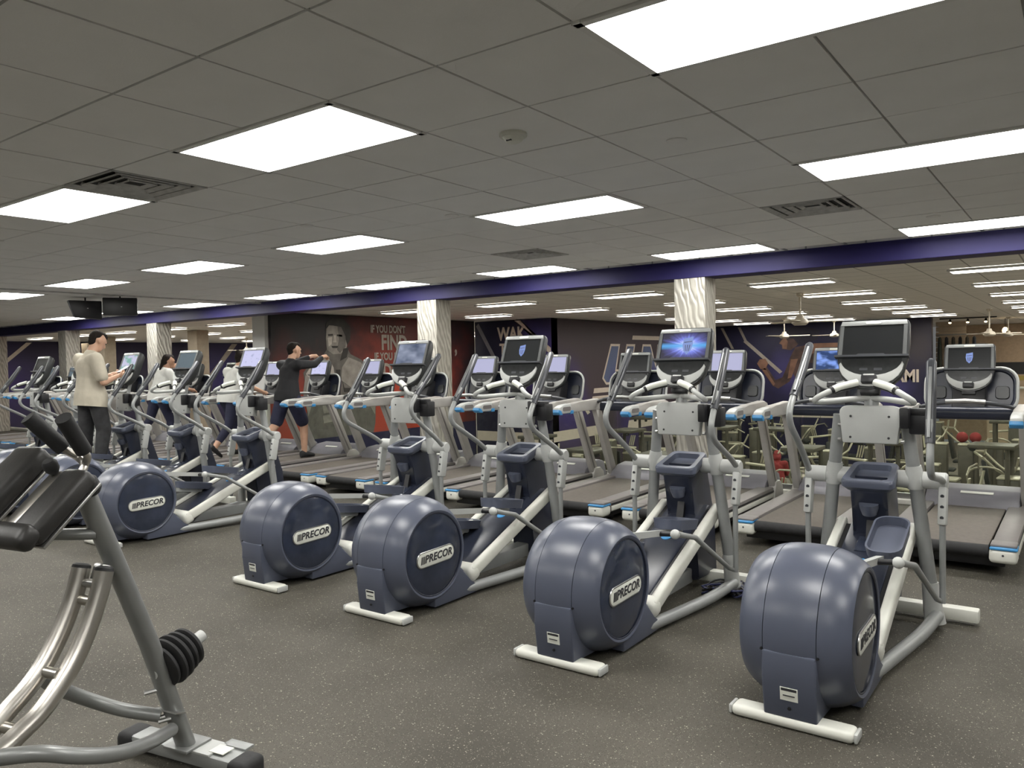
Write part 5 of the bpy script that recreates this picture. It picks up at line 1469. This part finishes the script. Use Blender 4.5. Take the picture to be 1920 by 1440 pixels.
for x, y, lab in ((-2.40, 22.0, 'small red pad shaped as a ball, on a slim stand past the glass'), (-2.12, 22.0, 'small red pad shaped as a ball, on the stand nearer the right edge')):
    tag(obj('ball_shaped_pad', B().ball((0, 0, 0), 0.13, 20), 'red', None, (x, y, -0.475)), lab, 'ball', 'red pads shaped as balls')  # distant red pads modelled as small balls
    tag(obj('pad_stand', B().lathe([(0, 0.12), (0.04, 0.10), (1.2, 0.06), (1.44, 0.08), (1.495, 0.09)], (0, 0, 0), (0, 0, 1), 16), 'mach', None, (x, y, LOWZ)), 'slim taupe stand under the %s' % ('first small red pad' if x < -2.2 else 'second small red pad'), 'ball stand')

# ================================================================== SHOP CORNER
sl = thing('slat_wall', 'warm slatted wall panel at the shop corner', 'slat wall', (-3.62, 30.2, 0.2))
for k in range(14):
    obj('slat', B().box((0, 0, 0.10 + 0.175 * k), (0.9, 0.06, 0.160), None, 0.006), 'creampaint', sl)
rail = thing('clothes_rail', 'steel clothes rail in front of the slatted wall', 'clothes rail', (-3.45, 29.6, 2.2))
obj('bar', B().tube([(-0.55, 0, 0), (0.75, 0, 0)], 0.02, 8), 'steel', rail)
for s in (-0.5, 0.7):
    obj('bracket', B().tube([(s, 0, 0), (s, 0.58, 0.02)], 0.018, 8), 'steel', rail)
DC = [(0.05, 0.055, 0.045), (0.03, 0.03, 0.035), (0.07, 0.065, 0.05), (0.02, 0.02, 0.022), (0.10, 0.09, 0.07), (0.045, 0.05, 0.06)]
CN = ['olive', 'black', 'khaki', 'charcoal', 'tan', 'slate']
for k in range(6):
    g = thing('hanging_garment', '%s garment hanging on the shop clothes rail' % CN[k], 'garment', (-3.88 + 0.20 * k, 29.6, 2.18), 0.15, 'garments on the shop rail')
    obj('hanger', B().tube([(0, 0, 0.02), (0, 0, -0.06)], 0.008, 6), 'steel', g)
    obj('cloth', B().rings([[V((w * math.cos(2 * PI * i / 12), d * math.sin(2 * PI * i / 12), z)) for i in range(12)] for z, w, d in ((-0.05, 0.02, 0.05), (-0.10, 0.05, 0.20), (-0.5, 0.065, 0.22), (-1.0, 0.075, 0.24), (-1.25, 0.08, 0.25))]), mat('garment_' + CN[k], DC[k], 0.85), g)
ct = thing('shop_counter', 'shop counter with black sign board and yellow band', 'counter', (0.0, 32.5, LOWZ))
obj('counter_body', B().box((0, 0, 1.2), (5.5, 0.6, 2.4)), 'creampaint', ct)
obj('sign_board', B().box((0, -0.32, 3.12), (5.4, 0.06, 0.42)), 'black', ct)
obj('yellow_band', B().box((0, -0.33, 2.78), (5.4, 0.06, 0.16)), mat('yellow_band', (0.42, 0.32, 0.08), 0.5), ct)
obj('counter_top', B().box((0, -0.05, 2.43), (5.6, 0.75, 0.06), None, 0.01), 'label', ct)
for s in (-2.6, 0, 2.6):
    obj('sign_post', B().tube([(s, -0.28, 2.4), (s, -0.28, 3.3)], 0.03, 8), 'steel', ct)
for x, y, lab in ((-2.15, 31.5, 'glowing pendant bulb above the shop counter'), (0.6, 31.5, 'glowing pendant bulb further along the shop counter')):
    g = thing('pendant_lamp', lab, 'pendant lamp', (x, y, CEIL), 0, 'pendant bulbs in the shop')
    obj('cord', B().tube([(0, 0, 0), (0, 0, -0.30)], 0.01, 6), 'black', g)
    obj('bulb', B().ball((0, 0, -0.42), (0.09, 0.09, 0.12), 12), 'bulb', g)
tr = thing('added_track_light', 'added warm track lights that brighten the shop corner', 'track light', (-3.0, 29.0, CEIL))  # track and spots added to light the shop corner
obj('track', B().box((0, 0, -0.03), (1.6, 0.06, 0.04)), 'black', tr)
for k in range(3):
    obj('spot_head', B().lathe([(-0.06, 0.03), (0.06, 0.05)], (-0.5 + 0.5 * k, 0, -0.12), (0, -0.5, -0.8), 10), 'black', tr)
    obj('spot_lens', B().lathe([(0.061, 0.045), (0.066, 0.04)], (-0.5 + 0.5 * k, 0, -0.12), (0, -0.5, -0.8), 10), 'bulb', tr)

# ================================================================== SMALL THINGS
cb = thing('cable_bundle', 'tangle of dark blue power cords beside the shield burst elliptical', 'power cords', (-1.98, 5.12, 0.0))
for k in range(5):
    pts = []
    for i in range(14):
        a = i * 1.05 + k
        pts.append((0.10 * math.cos(a) * (1 + 0.3 * math.sin(i)) + 0.02 * k, 0.13 * math.sin(a * 1.1 + k), 0.012 + 0.05 * abs(math.sin(a * 0.7 + k))))
    obj('cord', B().tube(pts, 0.007, 6, 1.0, 3), 'cable' if k % 2 else 'black', cb)
